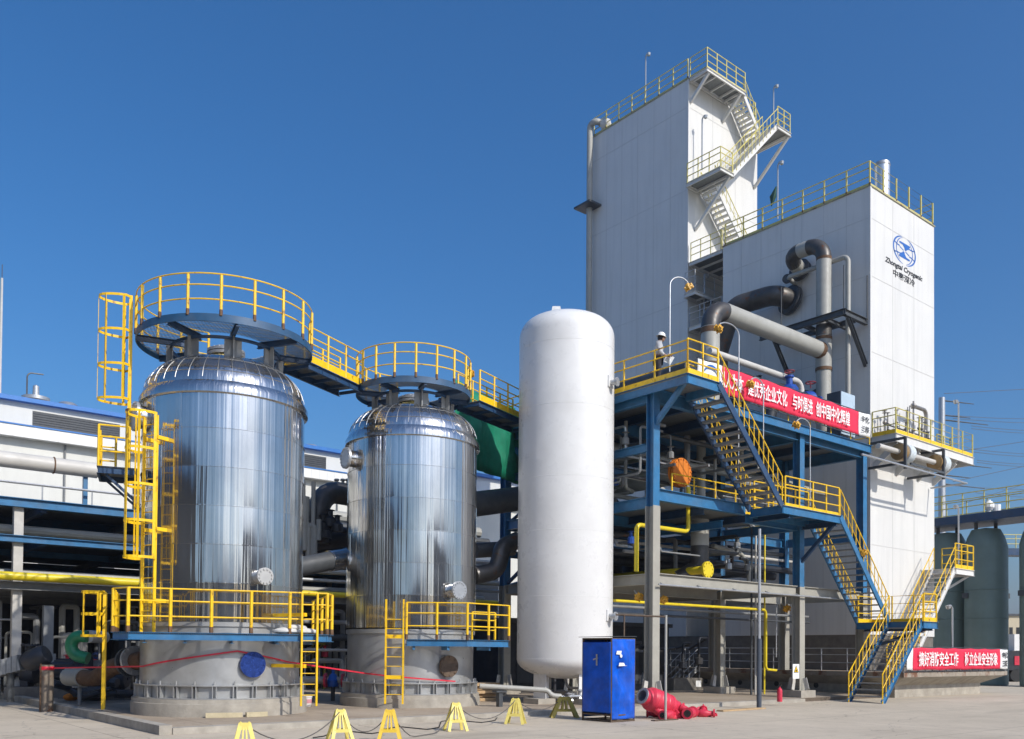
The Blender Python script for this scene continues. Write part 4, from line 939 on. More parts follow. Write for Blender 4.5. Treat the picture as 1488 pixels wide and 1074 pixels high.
# pipes of the left end of top deck (beside the person)
ck = thing('deck_pipework', (26, 29, 11.9), 'dark horizontal pipe and thin valve stems at the left end of the top deck', 'pipework')
a = pu(895, 508, 30); MB().tube([(30, a.y, 14.2), (30, 24.8, 14.2)], .24, 12).build('pipe_run', m_dgrey, ck)
b = MB()
for v, h in ((30.0, 2.3), (28.9, 2.0), (29.6, .8), (28.6, .9)):
    b.tube([(26.0, v, 11.85), (26.0, v, 11.85+h)], .045, 7)
    for zz in (.35, .65, 1.0): b.lathe([(.03, -.05), (.12, -.03), (.12, .03), (.03, .05)], (26.0, v, 11.85+h*zz), 9)
b.build('valve_stem', m_galv, ck)
bg = MB(); bg.sphere((26.5, 22.0, 12.15), .42, 14, 1, 1, .8); solo('sack', bg, M('grey_bag', (.16, .17, .19), .8, bump=.7, bs=8), 'dark grey full bag on the top deck right of the standing worker', 'bag')
# ------------------------------------------------------------------ mid and low level pipework in the structure
of = pv(989, 687, 23.6)
pipe('blanked_pipe', [(of.x, 23.7, of.z), (of.x, 33, of.z)], .44, m_pipe, 'grey horizontal pipe closed by an orange rusty bolted blank flange', None, None, [((of.x, 23.72, of.z), (0, 1, 0), .58, m_orange, 20), ((of.x, 23.56, of.z), (0, 1, 0), .58, m_orange, 20)])
a = pv(1019, 640, 25.5); pipe('process_pipe', [(a.x, 25.5, 11.4), (a.x, 25.5, 5.0)], .2, m_pipe, 'slim upright grey pipe behind the upper stair flight', None, None, (), 12)
a = pv(1023, 800, 23.9); pipe('process_pipe', [(a.x+.1, 24.2, 7.6), (a.x+.1, 24.2, 5.6), (a.x-.5, 24.8, 5.1)], .38, m_pipe, 'grey pipe with a black elbow turning above the grey beam', .5, [[(a.x+.1, 24.2, 6.5)] + elbow((a.x+.1, 24.2, 7.6), (a.x+.1, 24.2, 5.6), (a.x-.5, 24.8, 5.1), .5) + [(a.x-.5, 24.8, 5.1)]])
a = pv(1036, 790, 24.8); pipe('thin_pipe', [(a.x, 24.8, 6.7), (a.x+2.0, 24.8, 6.5), (a.x+2.6, 24.8, 6.0), (a.x+2.6, 24.8, 5.0)], .1, m_pipe, 'slim grey pipe with one bend between the two grey columns', .4, None, (), 12)
a = pv(925, 762, 23.2); b2 = pv(1000, 772, 23.2)
pipe('yellow_pipe', [(a.x, 23.2, 5.05), (a.x, 23.2, a.z), (b2.x, 23.2, a.z), (b2.x, 23.2, 8.6)], .085, m_ypipe, 'yellow gas pipe stepping up beside the first grey column', .22, None, (), 12)
a = pv(1028, 828, 23.4); pipe('yellow_pipe', [(a.x, 23.4, a.z), (a.x, 29, a.z)], .17, m_ypipe, 'yellow pipe with bolted end flange lying on the grey beam', None, None, [((a.x, 23.4, a.z), (0, 1, 0), .34, m_ypipe, 10)], 14)
a = pv(894, 873, 24.2); b2 = pv(1113, 891, 24.2)
pipe('yellow_pipe', [(a.x-3, 24.2, a.z), (b2.x, 24.2, a.z), (b2.x, 24.2, 1.3), (b2.x+.8, 24.2, 1.25)], .06, m_ypipe, 'long thin yellow pipe under the grey beams, its right end dropping down', .2, None, (), 10)
q = MB(); a = pv(965, 850, 21.95); b2 = pv(1215, 876, 21.95); q.tube([(a.x-.3, 21.95, a.z), (b2.x, 21.95, a.z)], .035, 6)
for k in range(5): x = a.x+k*2.2; q.cyl((x, 21.95, a.z), (x, 22.2, a.z+.1), .03, 6)
solo('conduit_pipe', q, m_galv, 'thin pale conduit fixed in front of the grey lower beam', 'pipe')
ck = thing('understorey_pipework', (30, 28, 5), 'mixed grey and dark pipes crossing under the blue structure, middle level', 'pipework')
b = MB(); b_ = MB(); rnd = random.Random(8)
for k in range(6):
    v = 25.4+k*.9; b.tube([(25.3, v, 10.2+.3*(k % 3)), (41.5, v, 10.2+.3*(k % 3))], rnd.choice([.08, .12, .18, .26]), 10)
for k in range(5):
    u = 27.3+k*2.1; b_.tube([(u, 23.2, 9.4+.25*(k % 3)), (u, 33, 9.4+.25*(k % 3))], rnd.choice([.06, .1, .15]), 8)
for k in range(6):
    u = 26.2+k*2.2; b_.tube(fillet([(u, 27.5, 10), (u, 27.5, 8.4), (u+1.2, 27.5, 8.4), (u+1.2, 27.5, 7.9)], .2, 4), .07, 8)
b.build('long_pipes', m_pipe, ck); b_.build('cross_pipes', m_mgrey, ck)
for k in range(5): MB().lathe([(.1, 0), (.55, .05), (.6, 1.3), (.4, 1.7), (.1, 1.8)], (26.8+1.6*k, 29.4, 5.0), 14).build('dark_drum', m_dark, ck)
b = MB()
b.tube([(25, 29, 6.4), (41, 29, 6.4)], .36, 14); b.tube([(25, 27.4, 6.0), (40, 27.4, 6.0)], .22, 12)
b.build('dark_pipes', m_dark, ck)
b = MB()
for k in range(9): u = 27+1.25*k; b.tube(fillet([(u, 29.8, .2), (u, 29.8, 2.2+.3*(k % 3)), (u+.7, 29.8, 2.2+.3*(k % 3)), (u+.7, 31, 2.2)], .15, 4), .07, 8); b.lathe([(.05, 0), (.22, .05), (.22, .35), (.05, .4)], (u, 29.8, 1+.2*(k % 3)), 10)
b.build('dark_risers', m_dark, ck)
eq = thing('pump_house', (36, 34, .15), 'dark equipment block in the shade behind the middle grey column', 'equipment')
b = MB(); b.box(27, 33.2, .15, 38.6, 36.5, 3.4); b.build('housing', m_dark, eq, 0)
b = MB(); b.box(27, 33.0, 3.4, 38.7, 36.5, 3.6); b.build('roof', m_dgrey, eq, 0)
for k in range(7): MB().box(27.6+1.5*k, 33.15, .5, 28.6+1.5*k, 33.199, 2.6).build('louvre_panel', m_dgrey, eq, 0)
st = thing('access_steps', (39, 32.8, 0), 'small grey steel steps with handrails leading up to the concrete deck', 'steps')
flight(st, (38.3, 32.2, .15), (39.9, 32.2, 1.2), .9, (0, 1, 0), m_galv, m_galv, m_galv, 5, h=1.05, balu=.5)
ob = thing('wooden_crate', (34.5, 28.5, .15), 'low wooden crate with paper label lying in the shade on the floor', 'crate')
a = pz(1000, 1003, .15); b = MB(); b.box(a.x-1.1, a.y, .15, a.x+1.1, a.y+.7, .75); b.build('box', m_concd, ob, 0); b = MB(); b.box(a.x+.6, a.y-.006, .3, a.x+1.0, a.y-.001, .62); b.build('paper_label', m_bannw, ob, 0)
pv_ = thing('pipe_bundle', (33.5, 24.6, .15), 'bundle of thin upright grey pipes rising behind the tall slim post', 'pipework')
for px, r, m in ((1092, .05, m_dgrey), (1098, .045, m_pipel), (1111, .04, m_ypipe)):
    a = pv(px, 900, 24.7); MB().tube(fillet([(a.x, 24.7, .15), (a.x, 24.7, 7.9), (a.x, 26, 7.9)], .3, 4), r, 8).build('riser', m, pv_)
for z, r, m in ((7.0, .1, m_dgrey), (6.7, .07, m_pipel), (6.2, .16, m_dark), (3.9, .06, m_mgrey), (3.6, .05, m_dgrey)):
    MB().tube([(26, 25.1+.2*z, z), (40.8, 25.1+.2*z, z)], r, 8).build('cross_run', m, pv_)
xb = thing('blue_bracing', (30, 26, 6), 'extra blue cross beams low in the platform structure bay, some whitened', 'steel frame')
for p, q in (((25.2, 26.5, 6.3), (34.2, 26.5, 6.3)), ((34.6, 26.5, 6.3), (39.4, 26.5, 6.3)), ((25.2, 30.9, 6.3), (39.4, 30.9, 6.3)), ((29.5, 22.6, 7.2), (29.5, 30.6, 7.2)), ((25, 22.6, 9.6), (25, 30.7, 9.6)), ((25.2, 26.5, 9.6), (34.2, 26.5, 9.6))):
    MB().ibeam(p, q, .18, .3).build('beam', m_blue, xb, 0)
for p, q in (((25.2, 30.9, 7.7), (29.8, 30.9, 11.2)), ((34.2, 30.9, 7.7), (29.8, 30.9, 11.2)), ((25, 30.7, 5.0), (25, 26.7, 7.4))):
    MB().bar(p, q, .12, .12).build('brace', m_dblue, xb, 0)
for k in range(6):
    u = 26.4+1.9*k; MB().tube(fillet([(u, 25.0, 11.3), (u, 25.0, 8.6+.3*(k % 2)), (u+.9, 25.4, 8.6+.3*(k % 2)), (u+.9, 27, 8.6)], .2, 4), .07+.03*(k % 3), 8).build('hanging_pipe', (m_pipe, m_pipel, m_mgrey)[k % 3], pv_)
fp = thing('deck_pipework', (29, 24, 8), 'crossing grey and pale pipes with small valves in the front bay beside the orange flange', 'pipework')
rnd = random.Random(5)
for k in range(30):
    top = k < 18; u = rnd.uniform(25.5, 33.8); v = rnd.uniform(23.2, 26.0); z = rnd.uniform(8.4, 10.9) if top else rnd.uniform(5.3, 7.1); z2 = rnd.uniform(8.2, 11.0) if top else rnd.uniform(5.2, 7.2)
    u2 = min(34, max(25.3, u+rnd.uniform(-4, 4))); m = rnd.choice([m_pipe, m_mgrey, m_pipel, m_dgrey, m_galv, m_steel]); r = rnd.choice([.035, .05, .07, .1])
    MB().tube(fillet([(u, v, z), (u2, v, z), (u2, v, z2), (u2, v+rnd.uniform(1, 4), z2)], .15, 3), r, 7).build('pipe_run', m, fp)
    if k % 2 == 0: MB().lathe([(.03, -.16), (.14, -.14), (.14, .1), (.06, .16), (.06, .3), (.15, .32), (.03, .36)], (u2, v, (z+z2)/2), 9).build('valve', rnd.choice([m_bluev, m_dgrey, m_galv, m_mgrey]), fp)
# ================================================================== BANNERS
def banner(name, u0, u1, v, z0, z1, label, segs, seed):
    t = thing(name, (u0, v, z0), label, 'banner'); rnd = random.Random(seed); ph = [rnd.uniform(0, 6) for _ in range(6)]
    def off(u, f): return .022*sin(u*1.7+ph[0]) + .014*sin(u*4.1+ph[1]+f*2) + .010*sin(u*7.7+f*5+ph[2])
    for (a, b, mat) in segs:
        mb = MB(); nx = max(4, round((b-a)/.14)); nz = 8
        for k in range(nz+1):
            for i in range(nx+1):
                f = k/nz; u = a+(b-a)*i/nx; zt = z1 - .035*abs(sin(u*1.9)); zb = z0 + .03*abs(sin(u*1.3+.4))
                mb.v.append((u, v+off(u, f), zb+(zt-zb)*f))
        mb.f = [(k*(nx+1)+i, k*(nx+1)+i+1, (k+1)*(nx+1)+i+1, (k+1)*(nx+1)+i) for k in range(nz) for i in range(nx)]
        o = mb.build('cloth', mat, t); md = o.modifiers.new('thickness', 'SOLIDIFY'); md.thickness = .006; md.offset = 1
    r = MB(); r.tube([(u0, v+.04, z1+.02), (u1, v+.04, z1+.02)], .022, 6); r.tube([(u0, v+.04, z0-.03), (u1, v+.04, z0-.03)], .02, 6)
    for k in range(int((u1-u0)/.7)): u = u0+.35+.7*k; r.tube([(u, v+.03, z0+.03), (u+.05, v+.01, z0-.07)], .02, 5)
    r.build('tie_rod', m_dgrey, t)
    return t
b1 = banner('slogan_banner', 27.0, 39.55, 21.86, 12.12, 13.22, 'long red slogan banner with white characters along the top edge of the blue structure', [(27.0, 28.45, m_bannw), (28.45, 38.55, m_banner), (38.55, 39.55, m_bannw)], 1)
VB = 21.86-.075
for s, x0_, x1_ in (('以人为本', 1046, 1080.5), ('建优秀企业文化', 1087, 1144), ('与时俱进', 1152, 1181), ('创中国中化辉煌', 1186, 1235)):
    ua, ub = pv(x0_, 570, VB).x, pv(x1_, 590, VB).x
    letter('lettering', s, .7, ((ua+ub)/2, VB, 12.68), ex, ez, m_letterw, b1, .009, width=ub-ua, height=.66)
letter('lettering', '中化', .4, (39.05, VB, 12.9), ex, ez, m_ink, b1, .004, width=.68, height=.3)
letter('lettering', '三联', .4, (39.05, VB, 12.44), ex, ez, m_ink, b1, .004, width=.68, height=.3)
em = MB(); crescent(em, V(27.75, 0, 12.7), .42, .32, radians(10), radians(170), .12, y=VB); crescent(em, V(27.75, 0, 12.62), .42, .3, radians(190), radians(350), .1, y=VB)
em.build('emblem', m_logo, b1, 0)
b2 = banner('slogan_banner', 39.95, 50.75, 20.28, 1.3, 2.36, 'red safety slogan banner tied to the railing of the concrete deck at the right', [(39.95, 40.5, m_bannw), (40.5, 49.75, m_banner), (49.75, 50.75, m_bannw)], 4)
VB = 20.28-.075
for s, a, w in (('搞好消防安全工作', 42.9, 3.95), ('树立企业安全形象', 47.45, 3.75)):
    letter('lettering', s, .7, (a, VB, 1.83), ex, ez, m_letterw, b2, .009, width=w, height=.68)
letter('lettering', '中化', .4, (50.25, VB, 2.05), ex, ez, m_ink, b2, .008, width=.6, height=.34); letter('lettering', '三联', .4, (50.25, VB, 1.6), ex, ez, m_ink, b2, .008, width=.6, height=.34)
# ================================================================== LAMPS ON POLES
def lamp_head(t, p, d, mat=None, s=1.):
    d = V(d).normalized()
    b = MB(); b.lathe([(.03, -.22*s), (.13*s, -.2*s), (.16*s, -.05*s), (.26*s, 0), (.28*s, .08*s), (.2*s, .1*s), (.15*s, .18*s), (.03, .2*s)], p, 14, d); o = b.build('lamp_head', mat or m_lampy, t)
    b = MB()
    for i in range(6):
        a = 2*pi*i/6; x = d.orthogonal().normalized(); y = d.cross(x); q = V(p)+(x*cos(a)+y*sin(a))*.25*s; b.bar(q-d*.1*s, q+d*.2*s, .03, .05)
    b.build('guard_fin', mat or m_lampy, o)
def gooseneck(px, ybase, ytop, plane, val, hook, label, name='lamp_post', head=True, r=.026, drop=.55, mat=None, hs=.62):
    P = {'v': pv, 'u': pu}[plane]; a = P(px, ybase, val); b = P(px, ytop, val); b.x, b.y = a.x, a.y
    t = thing(name, (a.x, a.y, a.z), label, 'lamp'); h = V(hook[0], hook[1], 0); L = h.length; hn = h.normalized()
    pts = [a, V(b.x, b.y, b.z-.25)] + [V(b.x, b.y, b.z-.25) + hn*(L/2-L/2*cos(pi*i/8*.85)) + V(0, 0, .35*sin(pi*i/8*.85)) for i in range(1, 9)]
    MB().tube(pts, r, 8).build('post', mat or m_galv, t)
    if head: e = pts[-1]; lamp_head(t, e + V(0, 0, -.12), V(hn.x*.6, hn.y*.6, -.8), None, hs)
    return t
gooseneck(973, 540, 405, 'u', 25.6, (.75, -.3), 'amber lamp on a tall bent white pole above the standing worker')
gooseneck(1073, 690, 478, 'v', 21.4, (-1.2, .1), 'amber lamp on a bent grey pole in front of the long grey pipe')
gooseneck(1109, 690, 556, 'v', 21.5, (-.9, 0), 'amber lamp on bent pole rising over the middle of the long banner')
gooseneck(1177, 735, 614, 'v', 21.3, (-.9, .1), 'amber lamp at the foot of the long banner on a pole before the second column')
gooseneck(1128, 955, 880, 'v', 23.9, (.3, 0), 'slim white bent pole without lamp head standing on the shaded floor', head=False)
def wall_lamp(px, py, plane, val, label):
    p = {'v': pv, 'u': pu}[plane](px, py, val); t = thing('floodlight', tuple(p), label, 'lamp'); lamp_head(t, p, (-.3, -.8, -.5), None, .6)
    MB().tube([p, p + V(.15, .35, .25)], .03, 6).build('arm', m_galv, t)
wall_lamp(1143, 884, 'v', 22.9, 'small amber lamp beside the second grey column under the beam')
wall_lamp(928, 867, 'v', 22.9, 'small amber lamp just left of the first grey column')
wall_lamp(964, 871, 'v', 23.0, 'small amber lamp partly behind the first grey column, its right side')
wall_lamp(1255, 803, 'v', 20.4, 'small amber lamp on the rail of the lower stair flight')
wall_lamp(683, 543, 'u', 20.2, 'small amber lamp on the railing of the farther bright tank')
def mast(px, y0, y1, plane, val, label, hook=(.0, -.25)):
    P = {'v': pv, 'u': pu}[plane]; a = P(px, y0, val); b = P(px, y1, val); t = thing('light_mast', tuple(a), label, 'lamp')
    MB().tube([a, V(a.x, a.y, b.z-.15), V(a.x+hook[0]*.4, a.y+hook[1]*.4, b.z), V(a.x+hook[0], a.y+hook[1], b.z-.02)], .045, 7).build('post', m_galv, t)
    MB().lathe([(.03, -.14), (.1, -.09), (.13, .05), (.03, .09)], (a.x+hook[0], a.y+hook[1], b.z-.08), 10).build('lamp_head', m_galv, t)
mast(938, 140, 80, 'u', 42.3, 'thin lamp mast on the roof edge of the tallest tower, left one')
mast(1124, 165, 126, 'v', 34.5, 'thin lamp mast at the right end of the zigzag stair near the top')
mast(1020, 247, 170, 'v', 34.2, 'thin dark lamp mast on the middle landing of the zigzag stair')
mast(1130, 318, 237, 'u', 42.4, 'thin lamp mast on the roof edge of the lower white tower')
mast(1023, 460, 396, 'v', 34.2, 'thin lamp mast in the gap between the two white towers', (.35, 0))
mast(1393, 672, 583, 'v', 22.0, 'thin lamp mast at the right end of the valve platform', (-.35, 0))
mast(1393, 820, 735, 'v', 22.2, 'thin lamp mast on the landing of the white stair', (-.35, 0))
mast(1384, 945, 880, 'v', 21.0, 'thin pale lamp mast behind the right hand banner', (-.45, 0))
fl = MB(); a = pu(1121, 300, 42.3); fl.tube([a, a+V(0, -.1, .5), a+V(0, -.3, 1.0)], [.02, .2, .03], 6); solo('flag', fl, M('dark_green_cloth', (.01, .06, .045), .7), 'small dark green furled cloth on the roof rail of the lower white tower', 'flag')
# ================================================================== THE WORKER
def skin_body(verts, edges, radii, name, mat, parent, lv=2, root=0):
    me = bpy.data.meshes.new(name); off = root_loc(parent); me.from_pydata([V(p)-off for p in verts], edges, []); o = bpy.data.objects.new(name, me); COL.objects.link(o); o.parent = parent
    md = o.modifiers.new('skin', 'SKIN'); md.use_smooth_shade = True
    for i, r in enumerate(radii): sv = me.skin_vertices[0].data[i]; sv.radius = (r, r) if not isinstance(r, tuple) else r; sv.use_root = (i == root)
    sd = o.modifiers.new('sub', 'SUBSURF'); sd.levels = lv; sd.render_levels = lv
    dg = bpy.context.evaluated_depsgraph_get(); m2 = bpy.data.meshes.new_from_object(o.evaluated_get(dg)); o.modifiers.clear(); o.data = m2; m2.materials.clear(); m2.materials.append(mat); m2.shade_smooth(); return o
pp = pu(956, 545, 25.35); PB = V(25.35, pp.y, 11.84)
FD = V(.72, -.69, 0).normalized(); SD = V(-FD.y, FD.x, 0)     # facing, and the person's left
def PP(f, s, z): return PB + FD*f + SD*s + V(0, 0, z)
pe = thing('person', tuple(PB), 'person in white hard hat and pale shirt looking down at papers on the platform', 'person')
J = [PP(0, 0, .98), PP(.01, 0, 1.18), PP(.03, 0, 1.36), PP(.03, 0, 1.46), PP(.07, 0, 1.55), PP(.10, 0, 1.66), PP(.09, 0, 1.74),
     PP(.02, .19, 1.41), PP(.04, .25, 1.13), PP(.26, .14, 1.10), PP(.33, .08, 1.13),
     PP(.02, -.19, 1.41), PP(.03, -.26, 1.13), PP(.24, -.16, 1.02), PP(.31, -.1, 1.03),
     PP(0, .1, .92), PP(.03, .12, .5), PP(-.02, .13, .09), PP(.14, .15, .04), PP(0, -.1, .92), PP(.02, -.12, .5), PP(-.02, -.13, .09), PP(.14, -.16, .04)]
E_ = [(0, 1), (1, 2), (2, 3), (3, 4), (4, 5), (5, 6), (2, 7), (7, 8), (8, 9), (9, 10), (2, 11), (11, 12), (12, 13), (13, 14), (0, 15), (15, 16), (16, 17), (17, 18), (0, 19), (19, 20), (20, 21), (21, 22)]
rr = [.14, .13, .145, .07, .062, .098, .07, .07, .05, .038, .034, .07, .05, .038, .034, .098, .066, .045, .04, .098, .066, .045, .04]
skin_body(J, E_, rr, 'body', m_skin, pe)
# hands: palm and five separate fingers closed on the papers
for hs, base in ((1, PP(.33, .08, 1.13)), (-1, PP(.31, -.1, 1.03))):
    vs = [base, base + FD*.07]; es = [(0, 1)]; rd = [.03, .036]
    for k in range(4):
        o = SD*(hs*(-.03+.02*k)); a = len(vs); vs += [base + FD*.085 + o, base + FD*(.125-.004*abs(k-1.5)) + o + V(0, 0, -.008), base + FD*.14 + o + V(0, 0, -.035)]; es += [(1, a), (a, a+1), (a+1, a+2)]; rd += [.011, .0095, .008]
    a = len(vs); vs += [base + FD*.04 + SD*(-hs*.045) + V(0, 0, .01), base + FD*.08 + SD*(-hs*.06) + V(0, 0, .012)]; es += [(0, a), (a, a+1)]; rd += [.013, .01]
    skin_body(vs, es, rd, 'hand', m_skin, pe, 1)
skin_body([PP(0, 0, .94), PP(.0, 0, 1.16), PP(.03, 0, 1.36), PP(.03, 0, 1.45), PP(.02, .19, 1.41), PP(.04, .255, 1.13), PP(.2, .17, 1.10), PP(.02, -.19, 1.41), PP(.03, -.265, 1.13), PP(.18, -.19, 1.04)],
          [(0, 1), (1, 2), (2, 3), (2, 4), (4, 5), (5, 6), (2, 7), (7, 8), (8, 9)], [.175, .165, .175, .085, .095, .072, .058, .095, .072, .058], 'shirt', m_shirt, pe)
skin_body([PP(0, 0, .98), PP(0, .1, .9), PP(.035, .12, .5), PP(-.015, .13, .1), PP(0, -.1, .9), PP(.025, -.12, .5), PP(-.015, -.13, .1)], [(0, 1), (1, 2), (2, 3), (0, 4), (4, 5), (5, 6)], [.16, .115, .085, .075, .115, .085, .075], 'trousers', m_trous, pe)
for s in (-1, 1):
    skin_body([PP(-.06, .14*s, .045), PP(.05, .15*s, .05), PP(.18, .16*s, .035)], [(0, 1), (1, 2)], [.05, .05, .04], 'shoe', m_black, pe, 1)
hc = PP(.105, 0, 1.66)
h = MB(); h.sphere(hc - FD*.02 + V(0, 0, .0), .112, 14, .95, .95, 1.02); ho = h.build('hair', m_hair, pe)
h = MB(); h.sphere(hc + FD*.032 + V(0, 0, -.025), .1, 14, .85, .85, 1.1); h.sphere(hc + FD*.128 + V(0, 0, -.02), .02, 8); fo = h.build('face', m_skin, pe)
h = MB()
for s in (-1, 1): h.sphere(hc + FD*.108 + SD*.035*s + V(0, 0, .008), .012, 8)
h.bar(hc + FD*.12 + SD*.025 + V(0, 0, -.068), hc + FD*.12 - SD*.025 + V(0, 0, -.068), .01, .012); h.build('features', m_hair, fo)
h = MB(); h.lathe([(.135, 0), (.133, .05), (.115, .1), (.07, .135), (.001, .145)], hc + FD*-.005 + V(0, 0, .045), 20, (FD*.22 + V(0, 0, 1))); h.lathe([(.13, -.004), (.175, -.012), (.175, -.002), (.13, .012)], hc + FD*.0 + V(0, 0, .045), 20, (FD*.22 + V(0, 0, 1))); h.build('hard_hat', m_helm, pe)
pe.scale = (1.14, 1.14, 1.14)
h = MB(); q = PP(.38, -.02, 1.14); h.prof([(-.15, -.003), (.15, -.003), (.15, .003), (-.15, .003)], q - FD*.06 + V(0, 0, -.2), q + FD*.1 + V(0, 0, .08), SD)
pa = h.build('paper_sheet', m_bannw); tag(pa, 'white sheets of paper held by the worker in the hard hat', 'papers')
# ================================================================== FOREGROUND SMALL THINGS
def barrier(px, py, rz, mat, label, s=1.0, z=0, tilt=0):
    p = pz(px, py, z); t = thing('barrier_stand', (0, 0, 0), label, 'barrier', 'yellow folding barrier stands')
    h = .69*s
    for sg in (-1, 1):
        b = MB(); w0, w1 = .24, .07
        top = V(0, .02*sg, h); 
        L0, R_0 = V(-w0, .2*sg, 0), V(w0, .2*sg, 0); L1, R_1 = V(-w1, .02*sg, h), V(w1, .02*sg, h)
        up = V(0, sg, .25)
        b.bar(L0, L1, .075, .03, up); b.bar(R_0, R_1, .075, .03, up)
        for f, hh in ((.36, .07), (.93, .12)): b.bar(L0+(L1-L0)*f, R_0+(R_1-R_0)*f, hh, .028, up) if False else b.bar(L0+(L1-L0)*f, R_0+(R_1-R_0)*f, .028, hh)
        m0 = (L0+R_0)/2; m1 = (L1+R_1)/2
        for dx in (-.045, .045): b.bar(m0+(m1-m0)*.36+V(dx, 0, 0), m0+(m1-m0)*.9+V(dx*.5, 0, 0), .03, .02, up)
        b.build('leaf', mat, t)
    b = MB(); b.bar((-.09, 0, h+.02), (-.02, 0, h-.06), .04, .05); b.bar((.09, 0, h+.02), (.02, 0, h-.06), .04, .05); b.build('hook', mat, t)
    t.location = p; t.rotation_euler = (tilt, 0, rz); return t, p, h
HR = -HEAD
bars = [barrier(355, 1108, HR+.3, m_barr2, 'barrier stand at the bottom edge of the photo, only its tip in view'),
        barrier(494, 1078, HR+.5, m_barr2, 'pale yellow barrier stand left of the orange one, before the nearer bright tank'),
        barrier(566, 1078, HR+.1, m_barr, 'orange yellow barrier stand, the deepest coloured of the row'),
        barrier(662, 1062, HR+.4, m_barr2, 'yellow barrier stand in front of the gap right of the farther bright tank'),
        barrier(749, 1052, HR-.2, m_barr2, 'small yellow barrier stand just before the white tank leg')]
t, p, h = barrier(820, 1043, HR+.1, M('shaded_yellow_plastic', (.5, .38, .06), .6, dirt=.4), 'slanted dull yellow barrier stand beside the blue cabin under the white tank', 1.0)  # yellow plastic darkened in the colour as if shaded, plus dirt
t.scale = (1.6, 1, .9)
def rope(a, b, sag, label, n=14, mat=None, lay=None):
    pts = []
    for i in range(n+1):
        f = i/n; q = a + (b-a)*f; z = q.z - sag*4*f*(1-f) + .0; pts.append(V(q.x, q.y, max(z, .025)))
    mb = MB().tube(pts, .012, 6); solo('rope', mb, M('grey_rope', (.12, .11, .1), .9), label, 'rope', 'ropes slung between the barrier stands')
tops = [V(p.x, p.y, .67) for _, p, _ in bars]
names = ['rope between the stand cut off below and the pale barrier stand', 'rope between the pale and the orange barrier stands', 'rope drooping from the orange barrier stand to the ground and the next yellow one', 'long rope between the yellow stand at the tank gap and the small one', ]
for i, (a, b) in enumerate(zip(tops, tops[1:])): rope(a, b, .45 if i != 2 else .75, names[i])
rope(tops[4], V(19.2, 20.6, .75), .4, 'rope from the small barrier stand toward the slanted one by the cabin')
# ---- blue cabin
cb = thing('tool_cabin', (18.7, 18.3, 0), 'battered blue sheet metal cabin with rusty frame in front of the white tank', 'cabin')
K = pz(888, 1050, 0); ang = radians(2); dx = V(cos(ang), sin(ang), 0); dy = V(-sin(ang), cos(ang), 0); wx, wy, H = .98, 1.12, 2.42
def KB(a, b, z): return K + dx*a + dy*b + V(0, 0, z)
fr = MB()
for a, b in ((0, 0), (wx, 0), (0, wy), (wx, wy)): fr.bar(KB(a, b, 0), KB(a, b, H), .045, .045)
for z in (.03, H-.02, .2):
    for p, q in (((0, 0), (wx, 0)), ((wx, 0), (wx, wy)), ((wx, wy), (0, wy)), ((0, wy), (0, 0))):
        if z != .2 or True: fr.bar(KB(*p, z), KB(*q, z), .04, .04)
fr.build('frame', m_brown, cb)
def crumple(p, q, z0, z1, nin, seed, amp, name='wall_sheet', mat=m_cabd):
    rnd = random.Random(seed); mb = MB(); nx, nz = 22, 40; ph = [rnd.uniform(0, 6) for _ in range(8)]
    for k in range(nz+1):
        for i in range(nx+1):
            f, g_ = i/nx, k/nz; env = min(1, 6*f*(1-f))*min(1, 8*g_*(1-g_)+.2)
            d = amp*env*(sin(f*9+ph[0]+2*sin(g_*5+ph[1]))*.5 + .35*sin(g_*13+f*4+ph[2]) + .3*abs(sin(f*7-g_*8+ph[3])) + .2*sin(f*22+ph[4]))
            pt = p + (q-p)*f + nin*(-d*1.0-.03) + V(0, 0, z0+(z1-z0)*g_); mb.v.append(tuple(pt))
    mb.f = [(k*(nx+1)+i, k*(nx+1)+i+1, (k+1)*(nx+1)+i+1, (k+1)*(nx+1)+i) for k in range(nz) for i in range(nx)]
    o = mb.build(name, mat, cb, 60); md = o.modifiers.new('thickness', 'SOLIDIFY'); md.thickness = .004; return o
crumple(KB(0, 0, 0), KB(wx, 0, 0), .08, H-.03, dy, 3, .075); crumple(KB(0, 0, 0), KB(0, wy, 0), .26, H-.12, dx, 9, .012); crumple(KB(0, wy, 0), KB(wx, wy, 0), .1, H-.03, -dy, 4, .03); crumple(KB(wx, 0, 0), KB(wx, wy, 0), .1, H-.03, -dx, 6, .03)
r = MB(); r.add([KB(-.1, -.08, H+.03), KB(wx+.05, -.06, H+.05), KB(wx+.06, wy+.08, H+.05), KB(-.12, wy+.08, H+.02), KB(-.1, -.08, H+.045), KB(wx+.05, -.06, H+.065), KB(wx+.06, wy+.08, H+.065), KB(-.12, wy+.08, H+.035)], [(3, 2, 1, 0), (4, 5, 6, 7), (0, 1, 5, 4), (1, 2, 6, 5), (2, 3, 7, 6), (3, 0, 4, 7)]); r.build('roof_sheet', m_dgrey, cb)
r = MB(); r.bar(KB(-.06, .52, 1.95), KB(-.06, .52, 1.62), .05, .02, dx); r.bar(KB(-.06, .66, 1.79), KB(-.06, .48, 1.84), .02, .035); r.build('door_handle', m_galv, cb)
r = MB()
r.prof([(-.11, -.05), (.09, -.06), (.12, .05), (-.08, .05)], KB(.22, -.085, 2.0), KB(.22, -.075, 2.0)); r.prof([(-.18, -.05), (.16, -.04), (.2, .04), (-.15, .05)], KB(.4, -.085, 1.66), KB(.4, -.075, 1.66)); r.sphere(KB(.33, -.075, 1.9), .05, 10, 1, .2, 1)
r.build('paint_patch', m_bannw, cb)
